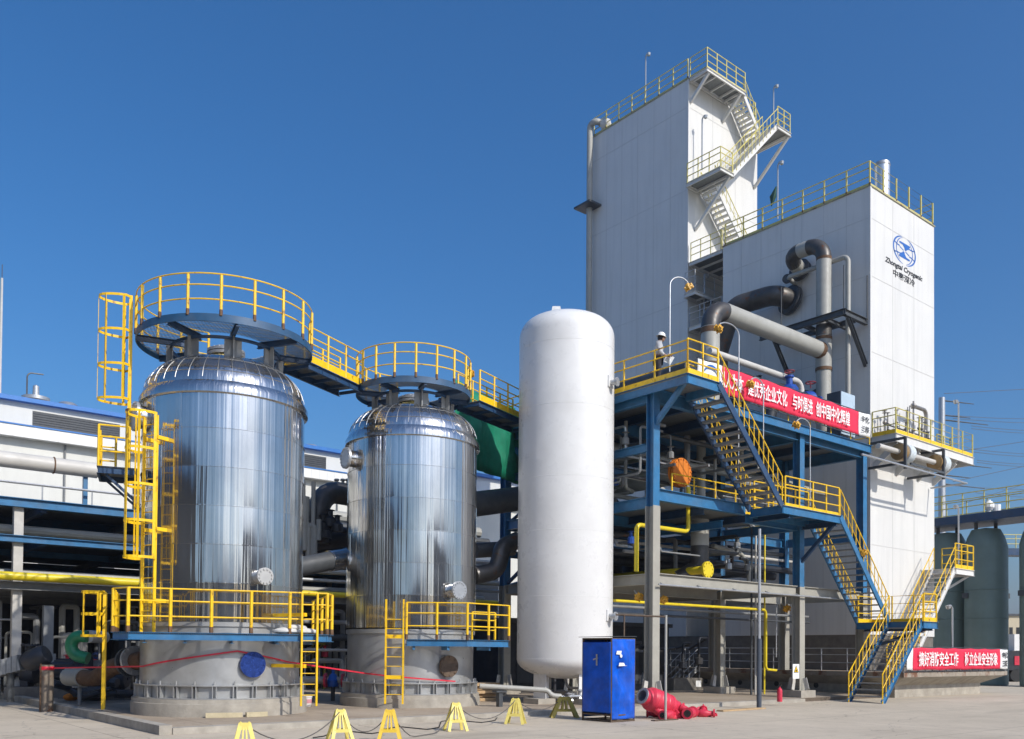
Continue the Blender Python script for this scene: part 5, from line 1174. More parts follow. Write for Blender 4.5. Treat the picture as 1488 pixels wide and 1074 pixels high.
# ---- red valves on the ground
rv = thing('red_valve', (20.9, 18.2, 0), 'largest red valve of the heap, fat barrel lying tilted with open pale flange end', 'valve', 'red valves dumped by the pole')
a = pz(934, 1045, 0); a = V(a.x, a.y, .70); b = a + R0*1.1 + F0*.75 + V(0, 0, -.42); d = (b-a).normalized()
m_ = MB().lathe([(.18, -.02), (.26, 0), (.27, .07), (.25, .12), (.27, .2), (.34, .26), (.36, .3), (.36, .95), (.34, 1.0), (.36, 1.02), (.36, 1.1), (.29, 1.12), (.26, 1.45), (.2, 1.55), (.05, 1.56)], a, 26, d); m_.build('barrel', m_red, rv)
MB().lathe([(.17, -.03), (.25, -.03), (.25, .0), (.17, .0), (.16, .35), (.02, .36), (.02, .3)], a, 22, d).build('flange_bore', m_galv, rv)
m_ = MB()
for k in range(4): m_.lathe([(.36, .35+.15*k), (.372, .37+.15*k), (.372, .39+.15*k), (.36, .41+.15*k)], a, 26, d)
m_.build('rib', m_red, rv)
m_ = MB().tube(fillet([a+d*.35, a+d*.5+V(-.05, -.15, -.3), a+d*1.2+V(0, -.3, -.38)], .2), .14, 12); m_.build('branch', m_red, rv)
def small_valve(px, py, rz, s, label):
    p = pz(px, py, 0); t = thing('red_valve', tuple(p), label, 'valve', 'red valves dumped by the pole'); d = V(cos(rz), sin(rz), 0); q = p + V(0, 0, .16*s)
    MB().lathe([(.1, -.42), (.17, -.42), (.17, -.36), (.09, -.34), (.1, -.2), (.15, -.12), (.15, .12), (.1, .2), (.09, .34), (.17, .36), (.17, .42), (.1, .42)], q, 18, d).build('body', m_red, t)
    MB().lathe([(.015, -.435), (.105, -.435), (.1, -.424), (.015, -.424)], q, 16, d).build('bore', m_black, t)
    n_ = V(-d.y, d.x, .55).normalized(); MB().lathe([(.11, .1), (.11, .26), (.15, .27), (.15, .32), (.05, .34), (.03, .6), (.02, .61)], q, 14, n_).build('bonnet', m_red, t)
    t.scale = (s, s, s); return t
small_valve(972, 1045, .2, .9, 'small red valve lying under the end of the fat one beside the pole')
small_valve(1003, 1044, .5, 1.05, 'bright red valve with raised bonnet in the middle of the heap')
small_valve(1022, 1042, -.9, .85, 'red valve showing its dark round bore, right part of the heap')
small_valve(955, 1042, 2.4, .8, 'dull red valve under the front of the fat barrel, left part of the heap')
small_valve(986, 1043, 1.9, .7, 'red valve standing on end between the pole and the bright one')
small_valve(1013, 1040, 2.7, .75, 'dusty red valve at the back of the heap behind the bright one')
small_valve(1035, 1041, .1, .45, 'smallest red fitting at the far right tip of the heap')
# ---- boards by the tank foot, loose cable, blue valve between the tanks
for dg, w, lb in ((2, .95, 'yellowish board lying along the nearer tank base, left one'), (21, .6, 'shorter yellowish board lying along the nearer tank base, right one')):
    d = dirv(T1, radians(dg)); s = V(-d.y, d.x, 0); q = V(*T1, .15) + d*2.62; b = MB(); b.bar(q - s*w/2 + V(0, 0, .07), q + s*w/2 + V(0, 0, .07), .1, .13); solo('board', b, M('pale_timber', (.5, .43, .28), .8, var=.15, vs=5), lb, 'board', None, 0)
cbp = [pz(x, y, .015) for x, y in ((455, 1072), (500, 1062), (540, 1066), (580, 1056), (622, 1060), (655, 1046), (700, 1050), (742, 1036))]
sm_ = []
for i in range(len(cbp)-1):
    for f in (0, .25, .5, .75): k_ = f*f*(3-2*f); sm_.append(V(cbp[i].x+(cbp[i+1].x-cbp[i].x)*f, cbp[i].y+(cbp[i+1].y-cbp[i].y)*k_, .016))
solo('cable', MB().tube(sm_, .014, 6), m_black, 'black cable snaking over the road behind the yellow barrier stands', 'cable')
q = pd(484, 985, 33); q.z = .15; hv = thing('hand_valve', tuple(q), 'small blue valve with red flanges low between the two bright tanks', 'valve')
b = MB(); b.lathe([(.05, .5), (.2, .52), (.24, .75), (.12, .95), (.06, 1.0), (.05, 1.2)], q, 12); b.build('body', M('bright_blue_valve', (.015, .12, .5), .4), hv)
b = MB(); b.flange(q+V(-.3, 0, .75), R0, .26, .08, 8, .02); b.flange(q+V(.3, -.2, .75), R0, .26, .08, 8, .02); b.build('flange', m_red, hv)
MB().cyl(q, q+V(0, 0, .5), .08, 8).build('stem_support', m_dgrey, hv); MB().tube([q+V(-2.5, 2, .75), q+V(2.5, -2, .75)], .14, 10).build('pipe_run', m_pipe, hv)
# ---- stand pipe, pole, plank, extinguisher, sign
sp = thing('pipe_stand', tuple(pz(967, 1047, 0)), 'thin grey pole on a flat base plate beside the red valves', 'pole')
a = pz(967, 1047, 0); zt = pd(967, 890, proj_d := (a-EYE).dot(F0)).z if False else None
def top_at(p, py):
    # height on the vertical line through p that is seen on row py
    d = (V(p.x, p.y, EYE.z)-EYE).dot(F0); return EYE.z + (CYP-py)/FPX*d/cos(PITCH)*1.0 + d*tan(PITCH)
MB().cyl(a, V(a.x, a.y, top_at(a, 892)), .038, 10).build('post', m_pipe, sp)
b = MB(); b.box(a.x-.55, a.y-.08, .004, a.x+.5, a.y+.08, .03); b.build('base_plate', m_brown, sp, 0)
b = MB(); zt = top_at(a, 892); b.tube([a+V(0, 0, zt-.05), a + V(-1.2, .9, zt)], .028, 8); b.tube([V(a.x-1.0, a.y+.75, zt), V(a.x-1.0, a.y+.75, zt-1.2)], .024, 8); b.build('arm', m_brown, sp)
a = pz(1103, 1030, 0); pl_ = thing('tall_post', tuple(a), 'tall slim post, dark below and pale above, standing at the road edge', 'pole')
zt = top_at(a, 925); MB().cyl(a, V(a.x, a.y, zt), .09, 14).build('lower_post', M('dark_blue_grey_paint', (.06, .075, .1), .5), pl_); MB().cyl(V(a.x, a.y, zt), V(a.x, a.y, top_at(a, 765)), .055, 12).build('upper_post', m_galv, pl_)
b = MB(); q = pz(1075, 1035, 0); b.prof([(-.14, 0), (.14, 0), (.14, .05), (-.14, .05)], pz(1046, 1034, .004), pz(1108, 1030, .004)); solo('plank', b, m_board, 'weathered board lying at the foot of the tall slim post', 'plank', smooth=0)
a = pz(1133, 1020, .15); fe = thing('fire_extinguisher', tuple(a), 'small red fire extinguisher on the floor left of the warning sign column', 'extinguisher')
MB().lathe([(.01, 0), (.1, .01), (.1, .42), (.08, .5), (.03, .54), (.03, .58), (.01, .58)], a, 14).build('cylinder', m_red, fe)
b = MB(); b.bar(a+V(-.03, 0, .6), a+V(.12, 0, .64), .03, .02); b.tube([a+V(.03, 0, .58), a+V(.13, -.02, .5), a+V(.12, -.02, .25)], .014, 6); b.build('handle', m_black, fe)
sg = thing('warning_sign', (34.4, 22.0, 1.6), 'white warning sign with yellow black edged triangle on the second grey column', 'sign')
s0 = pv(1152, 965, 21.98); s1 = pv(1166, 986, 21.98); sx0, sx1, sz0, sz1 = s0.x, s0.x+.48, s1.z, s0.z; cxs = (sx0+sx1)/2; hh = sz1-sz0
MB().box(sx0, 21.975, sz0, sx1, 21.99, sz1).build('board', m_bannw, sg, 0)
def tri(mb, c, r, y, th):
    P = [(c[0]+r*cos(a), c[1]+r*sin(a)) for a in (pi/2, pi/2+2*pi/3, pi/2+4*pi/3)]
    mb.add([(x, y, z) for x, z in P]+[(x, y+th, z) for x, z in P], [(0, 1, 2), (5, 4, 3), (0, 3, 4, 1), (1, 4, 5, 2), (2, 5, 3, 0)]); return mb
cz = sz0+hh*.58; rT = hh*.34
tri(MB(), (cxs, cz), rT, 21.971, .0035).build('triangle_edge', m_ink, sg, 0); tri(MB(), (cxs, cz), rT*.74, 21.967, .0035).build('triangle', m_yel, sg, 0)
b = MB()
for i in range(8): w = 2*pi*i/8; b.bar((cxs, 21.965, cz-.02), (cxs+rT*.26*cos(w), 21.965, cz-.02+rT*.26*sin(w)), .02, .003, (0, 1, 0))
b.build('symbol', m_ink, sg, 0)
# ---- post, kerb side, pail, tape
a = pz(67, 1034, 0); bo = thing('bollard', tuple(a), 'thick weathered pipe bollard standing on the road by the kerb at the far left', 'bollard')
MB().lathe([(.01, .0), (.2, .0), (.2, 1.45), (.17, 1.46), (.15, 1.3), (.01, 1.3)], a, 24).build('pipe', M('weathered_pipe', (.21, .17, .13), .8, .1, var=.25, vs=3, rust=.25), bo)
b = MB(); b.cyl(a+V(-.2, -.12, 0), a+V(-.2, -.12, 1.5), .02, 6); b.build('bar', m_rusty, bo)
b = MB(); b.lathe([(.205, 1.3), (.208, 1.34), (.208, 1.40), (.205, 1.41)], a, 20); b.build('tape_wrap', m_tape, bo)
a = pz(446, 1027, .15); pa_ = thing('pail', tuple(a), 'white plastic pail with a lid at the foot of the yellow ladder', 'bucket')
MB().lathe([(.01, 0), (.135, .01), (.16, .34), (.01, .34)], a, 20).build('body', m_bucket, pa_); MB().lathe([(.165, .3), (.172, .31), (.172, .345), (.01, .352)], a, 20).build('lid', m_bucket, pa_); b = MB(); b.lathe([(.150, .12), (.1512, .13), (.1565, .24), (.155, .25)], a, 20); b.build('paper_band', M('faded_pink_label', (.55, .25, .28), .7), pa_)
def tape(pts, label):
    P = [V(p) for p in pts]; mb = MB()
    for a, b in zip(P, P[1:]): mb.bar(a, b, .008, .045)
    solo('barrier_tape', mb, m_tape, label, 'tape', None, 0)
bp = pz(67, 1034, 0); q1 = c1 + dirv(T1, radians(8))*2.42; q3 = c2 + dirv(T2, -radians(25))*2.4
def TA(c, deg, z, r=2.36): q = V(*c, 0) + dirv(c, radians(deg))*r; return (q.x, q.y, z)
tape([(bp.x+.15, bp.y-.15, 1.36)] + [TA(T1, a, 1.5+.45*(a+62)/72) for a in range(-62, 11, 8)], 'red tape stretched from the bollard to the front of the nearer bright tank')
tape([TA(T1, a, 1.95-.30*(a-10)/40) for a in range(10, 56, 8)] + [TA(T2, a, 1.25-.25*(a+40)/80, 2.3) for a in range(-40, 48, 8)], 'red tape sagging from the nearer bright tank past the yellow ladder to the farther tank')
# ---- brown pipe elbow into tank 1
be = pipe('tank_inlet_pipe', [pd(104, 984, 29.6), pd(138, 986, 28.6), pd(165, 969, 27.6), pd(212, 957, 26.4)], .26, m_rusty, 'rusty brown inlet pipe bending up into the left side of the nearer bright tank', .5, None, [(pd(188, 962, 27.0), pd(212, 957, 26.4)-pd(165, 969, 27.6), .44, m_dgrey, 14), (pd(196, 960, 26.8), pd(212, 957, 26.4)-pd(165, 969, 27.6), .44, m_galv, 14)])
MB().tube([pd(100, 983.5, 29.72), pd(122, 985, 29.07)], .3, 16).build('insulation', m_pipe, be)
ip_ = pd(116, 990, 29.2); b = MB(); b.cyl((ip_.x, ip_.y, .15), (ip_.x, ip_.y, .8), .06, 8); b.box(ip_.x-.2, ip_.y-.15, .72, ip_.x+.2, ip_.y+.15, .78); b.build('support', m_mgrey, be)
gh = [pd(127, 925, 29.5), pd(110, 924, 29.5), pd(102, 937, 29.5), pd(108, 952, 29.5), pd(128, 957, 29.5)]
MBg = MB().tube(fillet(gh, .45, 6), .2, 14); solo('green_duct', MBg, m_green, 'green ribbed bent duct left of the nearer bright tank', 'duct')
MBp = MB().tube([pd(128, 925, 29.6), pd(152, 926, 30.4)], .21, 14); solo('white_pipe', MBp, m_pipel, 'short pale pipe joined to the green bent duct', 'pipe')
# ---- pump sets at the far left
def pump(p, rz, s, label):
    t = thing('pump_set', tuple(p), label, 'pump', 'dark pump sets at the left'); d = V(cos(rz), sin(rz), 0); n_ = V(-d.y, d.x, 0); q = p + V(0, 0, .75*s)
    b = MB(); b.slab([(r.x, r.y) for r in (p-d*1.0*s-n_*.4*s, p+d*1.0*s-n_*.4*s, p+d*1.0*s+n_*.4*s, p-d*1.0*s+n_*.4*s)], p.z, p.z+.3*s); b.build('base', m_concd, t, 0)
    b = MB().lathe([(.05, -.9), (.3, -.88), (.36, -.8), (.36, -.1), (.3, 0), (.1, .02), (.08, .3)], q, 22, d)
    for k in range(12): w = 2*pi*k/12; b.bar(q - d*.78 + (n_*cos(w)+V(0, 0, sin(w)))*.37, q - d*.15 + (n_*cos(w)+V(0, 0, sin(w)))*.37, .03, .05)
    b.build('motor', m_dark, t)
    b = MB().lathe([(.08, .25), (.2, .28), (.42, .34), (.46, .55), (.42, .76), (.2, .82), (.2, 1.0), (.3, 1.0), (.3, 1.06), (.05, 1.06)], q, 22, d); b.tube([q+d*.55+V(0, 0, .3), q+d*.55+V(0, 0, .8)], .16, 14); b.flange(q+d*.55+V(0, 0, .82), (0, 0, 1), .28, .06, 8, .02); b.build('casing', m_dark, t)
    b = MB(); b.box(q.x-.18, q.y-.3, q.z+.25, q.x+.16, q.y-.02, q.z+.55); b.build('terminal_box', m_mgrey, t, 0)
    for sg in (-.6, .55): b = MB(); b.bar(p + d*sg*s + V(0, 0, .3*s), p + d*sg*s + V(0, 0, .62*s), .5*s, .2*s, d); b.build('foot', m_dark, t, 0)
    t.scale = (s, s, s)
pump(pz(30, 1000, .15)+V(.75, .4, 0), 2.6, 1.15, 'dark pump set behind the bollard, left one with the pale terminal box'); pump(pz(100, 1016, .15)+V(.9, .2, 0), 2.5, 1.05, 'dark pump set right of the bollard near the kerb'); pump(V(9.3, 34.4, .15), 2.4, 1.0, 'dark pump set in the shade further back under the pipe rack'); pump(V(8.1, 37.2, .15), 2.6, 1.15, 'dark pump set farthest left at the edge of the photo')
gb = MB(); gb.sphere(pz(103, 1018, .15)+V(0, 0, .12), .2, 12, 1.3, 1, .7); solo('debris_bag', gb, m_orange, 'small orange red bag on the floor behind the kerb', 'bag')
gq = pd(16, 968, 30.5); gx = thing('gearbox', (gq.x, gq.y, gq.z), 'pale grey machine box with dark shaft cut by the left edge of the photo', 'machine')
b = MB(); b.bar(gq - R0*.5 + V(0, 0, -.12), gq + R0*.38 + V(0, 0, .12), .5, .5); b.build('housing', M('pale_grey_casting', (.34, .35, .35), .5, .2, var=.2, vs=6, dirt=.3), gx, 0)
b = MB()
for k in range(5): p = gq - R0*(.4-.18*k) + V(0, 0, -.1+.05*k); b.bar(p - F0*.27, p + F0*.27, .04, .56)
b.build('rib', m_mgrey, gx, 0); MB().lathe([(.02, -.3), (.3, -.28), (.36, -.1), (.36, .4), (.3, .5), (.02, .52)], gq + R0*.75 + V(0, 0, .22), 20, R0*.9 + V(0, 0, .4)).build('dark_motor', m_dark, gx)
MB().cyl(V(gq.x, gq.y, .15), V(gq.x, gq.y, gq.z-.2), .12, 10).build('pedestal', m_dgrey, gx)
jk = MB(); rnd = random.Random(14)
for k in range(14): x, y = rnd.uniform(7.9, 9.4), rnd.uniform(31.5, 35); jk.tube([(x, y, .3+rnd.uniform(0, .5)), (x+rnd.uniform(-1.2, 1.2), y+rnd.uniform(-.8, .8), .3+rnd.uniform(0, .6))], rnd.uniform(.06, .22), 8)
solo('scrap_heap', jk, m_dark, 'dark heap of pipe offcuts on the floor behind the kerb', 'scrap')
# ================================================================== PIPE RACK AND WAREHOUSE
RK = thing('pipe_rack', (14, 44, .15), 'long pipe rack with pale concrete columns and blue beams behind the bright tanks', 'pipe rack')
for u in (7.15, 16.9, 26.5):
    for v in (38.0, 50):
        MB().box(u-.16, v-.16, .15, u+.16, v+.16, 7.4).build('column', m_concl, RK, 0)
MB().box(8.05, 37.8, .15, 8.4, 38.1, 3.6).build('column', m_mgrey, RK, 0)
def rbeam(u0, u1, v, z, w, h, m): MB().ibeam((u0, v, z), (u1, v, z), w, h, .024).build('beam', m, RK, 0)
for v in (37.75, 43.5, 50): rbeam(-8, 30, v, 7.42, .25, .34, m_blue); rbeam(-8, 30, v, 6.06, .22, .26, m_blue); rbeam(-8, 30, v, 4.3, .3, .3, m_mgrey)
for k in range(9):
    u = -4+4*k; MB().bar((u, 37.9, 7.3), (u, 50, 7.3), .2, .3).build('cross_beam', m_dblue, RK, 0); MB().bar((u, 37.9, 6.0), (u, 50, 6.0), .2, .26).build('cross_beam', m_dblue, RK, 0)
MB().box(-8, 38.2, 4.46, 30, 50, 4.55).build('shading_deck', m_dgrey, RK, 0); MB().box(-8, 41, 6.22, 30, 50, 6.28).build('upper_shading_deck', m_dgrey, RK, 0)  # solid decks, added to keep the space under the rack dark
MB().box(-8, 38.6, 7.6, 30, 49, 7.66).build('walkway_deck', m_galv, RK, 0)
rail('walkway_railing', [V(-8, 37.72, 7.6), V(18.5, 37.72, 7.6)], m_galv, RK, h=.55, step=1.8, r=.05, pw=.05, mids=())
b = MB(); b.tube([(-8, 37.3, 4.62), (12.2, 37.3, 4.62)], .16, 14); solo('yellow_pipe', b, m_ypipe, 'yellow gas pipe running along the pipe rack at the far left', 'pipe')
b = MB(); b.tube([(13.0, 37.3, 4.55), (30, 37.3, 4.55)], .13, 12); solo('yellow_pipe', b, m_ypipe, 'yellow pipe in the gap between the two bright tanks', 'pipe')
bp_ = thing('process_pipe', (4, 38, 9), 'wide grey pipe crossing in front of the cream warehouse at the far left', 'pipe'); MB().tube([(-8, 38, 9.02), (9.9, 38, 9.02)], .3, 18).build('pipe_run', m_pipel, bp_); b = MB(); b.lathe([(.3, 0), (.325, .01), (.325, .05), (.3, .06)], (8.3, 38, 9.02), 20, (1, 0, 0)); b.build('rusty_joint', m_rusty, bp_)
for u in (0, 9.5): MB().bar((u, 38.1, 7.6), (u, 38.1, 8.8), .16, .16).build('saddle', m_blue, bp_)
mix = [m_pipe, m_dgrey, m_pipel, m_dark, m_galv]
lb = ['grey pipe lying on the lower deck of the rack, front one', 'dark pipe lying on the lower deck of the rack', 'pale pipe lying on the rack deck behind the yellow pipe', 'black pipe in the middle of the rack deck', 'galvanised pipe at the back of the rack deck', 'grey pipe on the upper rack deck, front one', 'dark pipe on the upper rack deck', 'pale pipe on the upper rack deck', 'black pipe on the upper rack deck', 'galvanised pipe on the upper rack deck, back one']
for k in range(10):
    v = 39+2.0*(k % 5); z = (4.8 if k < 5 else 6.5); r = [.18, .28, .14, .32, .12][k % 5]
    solo('rack_pipe', MB().tube([(-8, v, z+r*.2), (30, v, z+r*.2)], r, 10), mix[(k*3) % 5], lb[k], 'pipe', 'pipes lying on the rack')
# dark underside equipment seen through the rack
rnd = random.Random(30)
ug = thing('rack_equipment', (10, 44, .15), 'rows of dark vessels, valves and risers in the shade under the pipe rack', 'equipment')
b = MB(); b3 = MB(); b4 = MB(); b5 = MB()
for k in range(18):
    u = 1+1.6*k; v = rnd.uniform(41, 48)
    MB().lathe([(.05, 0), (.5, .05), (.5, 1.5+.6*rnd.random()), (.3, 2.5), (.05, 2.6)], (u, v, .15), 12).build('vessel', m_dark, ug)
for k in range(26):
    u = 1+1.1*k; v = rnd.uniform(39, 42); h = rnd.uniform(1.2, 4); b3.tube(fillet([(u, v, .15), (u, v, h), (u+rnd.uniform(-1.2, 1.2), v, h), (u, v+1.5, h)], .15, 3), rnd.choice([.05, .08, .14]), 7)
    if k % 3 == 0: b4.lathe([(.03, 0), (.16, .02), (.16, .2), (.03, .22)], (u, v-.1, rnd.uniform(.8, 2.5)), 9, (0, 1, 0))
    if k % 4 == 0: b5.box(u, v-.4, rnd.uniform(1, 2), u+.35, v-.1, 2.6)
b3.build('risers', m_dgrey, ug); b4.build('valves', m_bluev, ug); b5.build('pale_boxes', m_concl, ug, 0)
MB().box(-8, 50.3, .15, 30, 50.5, 6).build('back_wall', m_dark, ug, 0)  # near-black wall, the shade under the rack put into its colour
rg = thing('rack_pipework', (16, 39, .15), 'front row of thin pale risers and blue fittings under the pipe rack', 'pipework')
rnd = random.Random(77)
for k in range(44):
    u = rnd.uniform(6.5, 25.5); v = rnd.uniform(38.3, 40.8); h = rnd.uniform(1.0, 4.0); du_ = rnd.uniform(-1.5, 1.5)
    m = rnd.choice([m_pipel, m_pipe, m_galv, m_mgrey, m_dgrey, m_pipe]); MB().tube(fillet([(u, v, .15), (u, v, h), (u+du_, v+.2, h), (u+du_, v+.2, .3+rnd.random()*h)], .15, 3), rnd.choice([.04, .06, .1, .13]), 7).build('riser', m, rg)
for k in range(14):
    u = rnd.uniform(7, 25); v = rnd.uniform(38.2, 40); z = rnd.uniform(.6, 3.2)
    MB().lathe([(.03, -.18), (.16, -.16), (.16, .12), (.07, .18), (.07, .34), (.18, .36), (.03, .4)], (u, v, z), 9).build('valve', rnd.choice([m_bluev, m_dgrey, m_red, m_galv]), rg)
for u, v, w, h in ((13.2, 38.6, 1.6, 4.0), (18.6, 38.8, 1.8, 3.8), (22.4, 38.4, 1.5, 4.2)):
    b = MB()
    for dx in (0, w):
        for dz in (0, 1.2): b.bar((u+dx, v+dz, .15), (u+dx, v+dz, h), .09, .09)
    for z in (1.2, 2.3, h-.1): b.bar((u, v, z), (u+w, v, z), .08, .08); b.bar((u, v+1.2, z), (u+w, v+1.2, z), .08, .08); b.bar((u, v, z), (u, v+1.2, z), .08, .08)
    b.bar((u, v, 1.2), (u+w, v, 2.3), .07, .07); b.build('yellow_frame', M('dull_yellow_frame', (.34, .25, .03), .5), rg, 0)
for z, v, r, m in ((5.6, 37.4, .13, m_pipe), (5.2, 37.6, .09, m_galv), (3.3, 37.9, .11, m_mgrey), (2.6, 38.2, .16, m_dgrey), (7.9, 38.6, .22, m_dgrey), (8.5, 39.4, .3, m_pipe), (6.7, 37.5, .08, m_pipel), (2.0, 38.1, .07, m_pipel)):
    MB().tube([(13.4, v, z), (30, v, z)], r, 10).build('cross_run', m, rg)
for k in range(7):
    u = 14.2+.62*k; z = 4.7+.35*(k % 4); MB().tube(fillet([(u, 37.4, 3.2), (u, 37.4, z), (u+.5, 37.4, z), (u+.5, 38.6, z)], .15, 4), .07, 8).build('loop_pipe', (m_pipel, m_pipe, m_galv)[k % 3], rg)
# grey equipment between the two tanks
bt = thing('process_pipe', (14, 33, 5), 'big grey elbow pipe with small valves in the gap between the two bright tanks', 'pipe')
e0 = [pd(462, 790, 34), pd(462, 735, 34), pd(480, 720, 34.3), pd(520, 722, 35.5)]
MB().tube(fillet([e0[0], V(e0[0].x, e0[0].y, e0[3].z), e0[3]], .9, 8), .42, 18).build('pipe_run', m_steel, bt)
b = MB()
for px in (489, 498, 505): q = pd(px, 718, 35); b.cyl(q, q+V(0, 0, .55), .06, 8); b.sphere(q+V(0, 0, .55), .12, 8, 1, 1, .5)
b.build('vent_valve', m_pipe, bt)
b = MB(); b.tube([pd(425, 826, 30), pd(480, 815, 31)], .33, 18); bi = b.build('lagged_pipe', m_dgrey); tag(bi, 'dark lagged pipe ending in a bright sleeve between the two bright tanks', 'pipe')
b = MB(); b.tube([pd(478, 815.5, 31), pd(512, 810, 31.7)], .37, 18); solo('metal_sleeve', b, m_alu, 'bright aluminium sleeve on the end of the dark lagged pipe', 'pipe')
rp_ = thing('riser_group', tuple(pd(450, 800, 33)), 'grey vertical risers with valves just right of the nearer bright tank', 'pipework')
b = MB(); 
for px, y0, y1, r in ((441, 800, 722, .2), (454, 820, 700, .08), (448, 810, 760, .1), (457, 805, 768, .1), (463, 785, 755, .09)): q0, q1 = pd(px, y0, 33), pd(px, y1, 33); b.cyl(q0, V(q0.x, q0.y, q1.z), r, 10)
b.tube(fillet([pd(441, 745, 33), pd(441, 700, 33), pd(434, 690, 33), pd(434, 640, 33)], .2, 4), .08, 8); b.tube(fillet([pd(448, 790, 33), pd(448, 764, 33), pd(457, 764, 33), pd(457, 800, 33)], .2, 4), .1, 8)
b.build('risers', m_pipe, rp_)
b = MB()
for px, py in ((470, 765), (480, 758), (490, 766), (474, 775), (440, 752)): q = pd(px, py, 33.5); b.lathe([(.04, -.2), (.22, -.18), (.22, .1), (.1, .2), (.1, .4), (.2, .42), (.03, .46)], q, 10)
b.tube([pd(445, 756, 33.5), pd(505, 772, 34.5)], .12, 8); b.tube([pd(436, 790, 34), pd(505, 782, 35)], .36, 14); b.tube([pd(436, 806, 34.5), pd(505, 800, 35.5)], .3, 14)
b.build('dark_valves', m_dark, rp_)
# grey pipe and elbows right of the farther tank
t = pipe('process_pipe', [pd(672, 735, 35), pd(760, 724, 37)], .5, m_dgrey, 'fat dark grey pipe below the green tarpaulin', None)
t = pipe('process_pipe', [pd(690, 836, 34), pd(722, 830, 34.4), pd(730, 795, 34.6), pd(752, 785, 35)], .34, m_steel, 'dark swan neck pipe left of the white tank', .6)
t = pipe('process_pipe', [pd(690, 800, 35), pd(745, 797, 36)], .3, m_dgrey, 'grey pipe stub behind the dark swan neck', None)
t = pipe('ground_pipe', [pd(697, 997, 30.2), pd(795, 1003, 30.6), pd(802, 1011, 30.6), pd(815, 1012, 30.7)], .09, m_pipe, 'grey pipe running low in front of the white tank leg', .25, None, (), 12)
sp_ = MB(); q = pd(726, 1000, 30.3); sp_.bar(V(q.x, q.y, .15), V(q.x, q.y, q.z-.1), .16, .16); sp_.box(q.x-.22, q.y-.12, q.z-.14, q.x+.22, q.y+.12, q.z-.08); solo('pipe_rest', sp_, m_dgrey, 'short dark stanchion under the low grey pipe', 'support')
wb = thing('timber_stack', tuple(pz(700, 1022, .15)), 'stack of brown boards on the floor right of the farther bright tank', 'timber')
q = pd(705, 1020, 33.5)
for k in range(5): MB().box(q.x-1.4, q.y+.15*(k % 2), .16+.14*k, q.x+.7, q.y+.9, .27+.14*k).build('board', m_board, wb, 0)
# ================================================================== WAREHOUSE
wh_ = thing('warehouse', (16, 64, 0), 'long cream warehouse with blue roof edge and dark louvre strips behind the tanks', 'building')
MB().box(-30, 58, 0, 60, 92, 14.1).build('lower_wall', m_cream, wh_, 0); MB().box(-30, 60.0, 14.1, 60, 90, 16.6).build('clerestory_wall', m_cream, wh_, 0)
cp_ = MB()
cp_.box(-30, 57.4, 14.0, 60, 60.2, 14.65)
for k in range(150): u = -29.8+.6*k; cp_.box(u, 57.385, 14.02, u+.06, 57.399, 14.63)
cp_.build('eaves_canopy', M('white_profiled_sheet', (.72, .72, .7), .5, var=.04), wh_, 0)
rf = MB(); rf.box(-30.2, 59.6, 16.6, 60.2, 90.4, 16.85); rf.box(-30.2, 57.35, 14.66, 60.2, 60, 14.74); rfo = rf.build('roof', m_roofb, wh_, 0)
lv = MB()
for k in range(9):
    u = -24.3+7.25*k; lo = MB(); lo.box(u, 59.96, 15.15, u+5.0, 59.998, 16.2)
    for j in range(7): lo.box(u+.02, 59.93, 15.17+.145*j, u+4.98, 59.957, 15.2+.145*j)
    lo.build('louvre', m_louv, wh_, 0)
for k in range(12):
    u = -24+6*k; MB().box(u, 57.96, 2.5, u+4.2, 57.997, 9.4).build('opening', m_louv, wh_, 0)
for u in (17.2, 23): 
    w = MB(); w.box(u, 57.95, 10.6, u+4.2, 57.997, 12.2); w.build('window', m_glassd, wh_, 0)
b = MB()
for k in range(15): u = -28.7+6*k; b.cyl((u, 57.9, 0), (u, 57.9, 14), .06, 8)
b.build('downpipe', m_mgrey, wh_)
def rvent(px, py, s=1.):
    q = pv(px, py, 62); b = MB().lathe([(.3*s, 16.8), (.3*s, q.z-.35*s), (.55*s, q.z-.3*s), (.6*s, q.z-.1*s), (.45*s, q.z), (.02, q.z+.05*s)], (q.x, 62, 0), 16); b.lathe([(.6*s, 16.86), (.6*s, 16.95), (.3*s, 17)], (q.x, 62, 0), 16); b.build('roof_vent', m_galv, rfo)
rvent(98, 586); rvent(451, 647); rvent(690, 706)
q = pd(2, 600, 95); fm = thing('lightning_mast', (q.x, q.y, 0), 'thin pale mast at the extreme left edge behind the warehouse', 'mast')
MB().cyl((q.x-.2, q.y, 0), (q.x-.2, q.y, pd(2, 405, 95).z), .22, 10, .12).build('mast_pole', m_pipel, fm); MB().cyl((q.x-.2, q.y, pd(2, 407, 95).z), (q.x-.2, q.y, pd(2, 385, 95).z), .04, 6).build('spike', m_dgrey, fm)
q = pd(52, 585, 110); cs = thing('stack_vent', (q.x, q.y, 0), 'small distant vent stack with lamp hook above the warehouse roof', 'stack')
MB().lathe([(.9, 0), (.9, q.z), (1.6, q.z+.2), (1.6, q.z+.6), (.4, q.z+.9), (.35, q.z+2.0), (.02, q.z+2.2)], (q.x, q.y, 0), 12).build('stack_body', m_galv, cs); z9 = q.z
MB().tube(fillet([(q.x-1, q.y, z9), (q.x-1, q.y, z9+3.5), (q.x+.8, q.y, z9+3.6)], .6), .09, 6).build('lamp_hook', m_dgrey, cs)
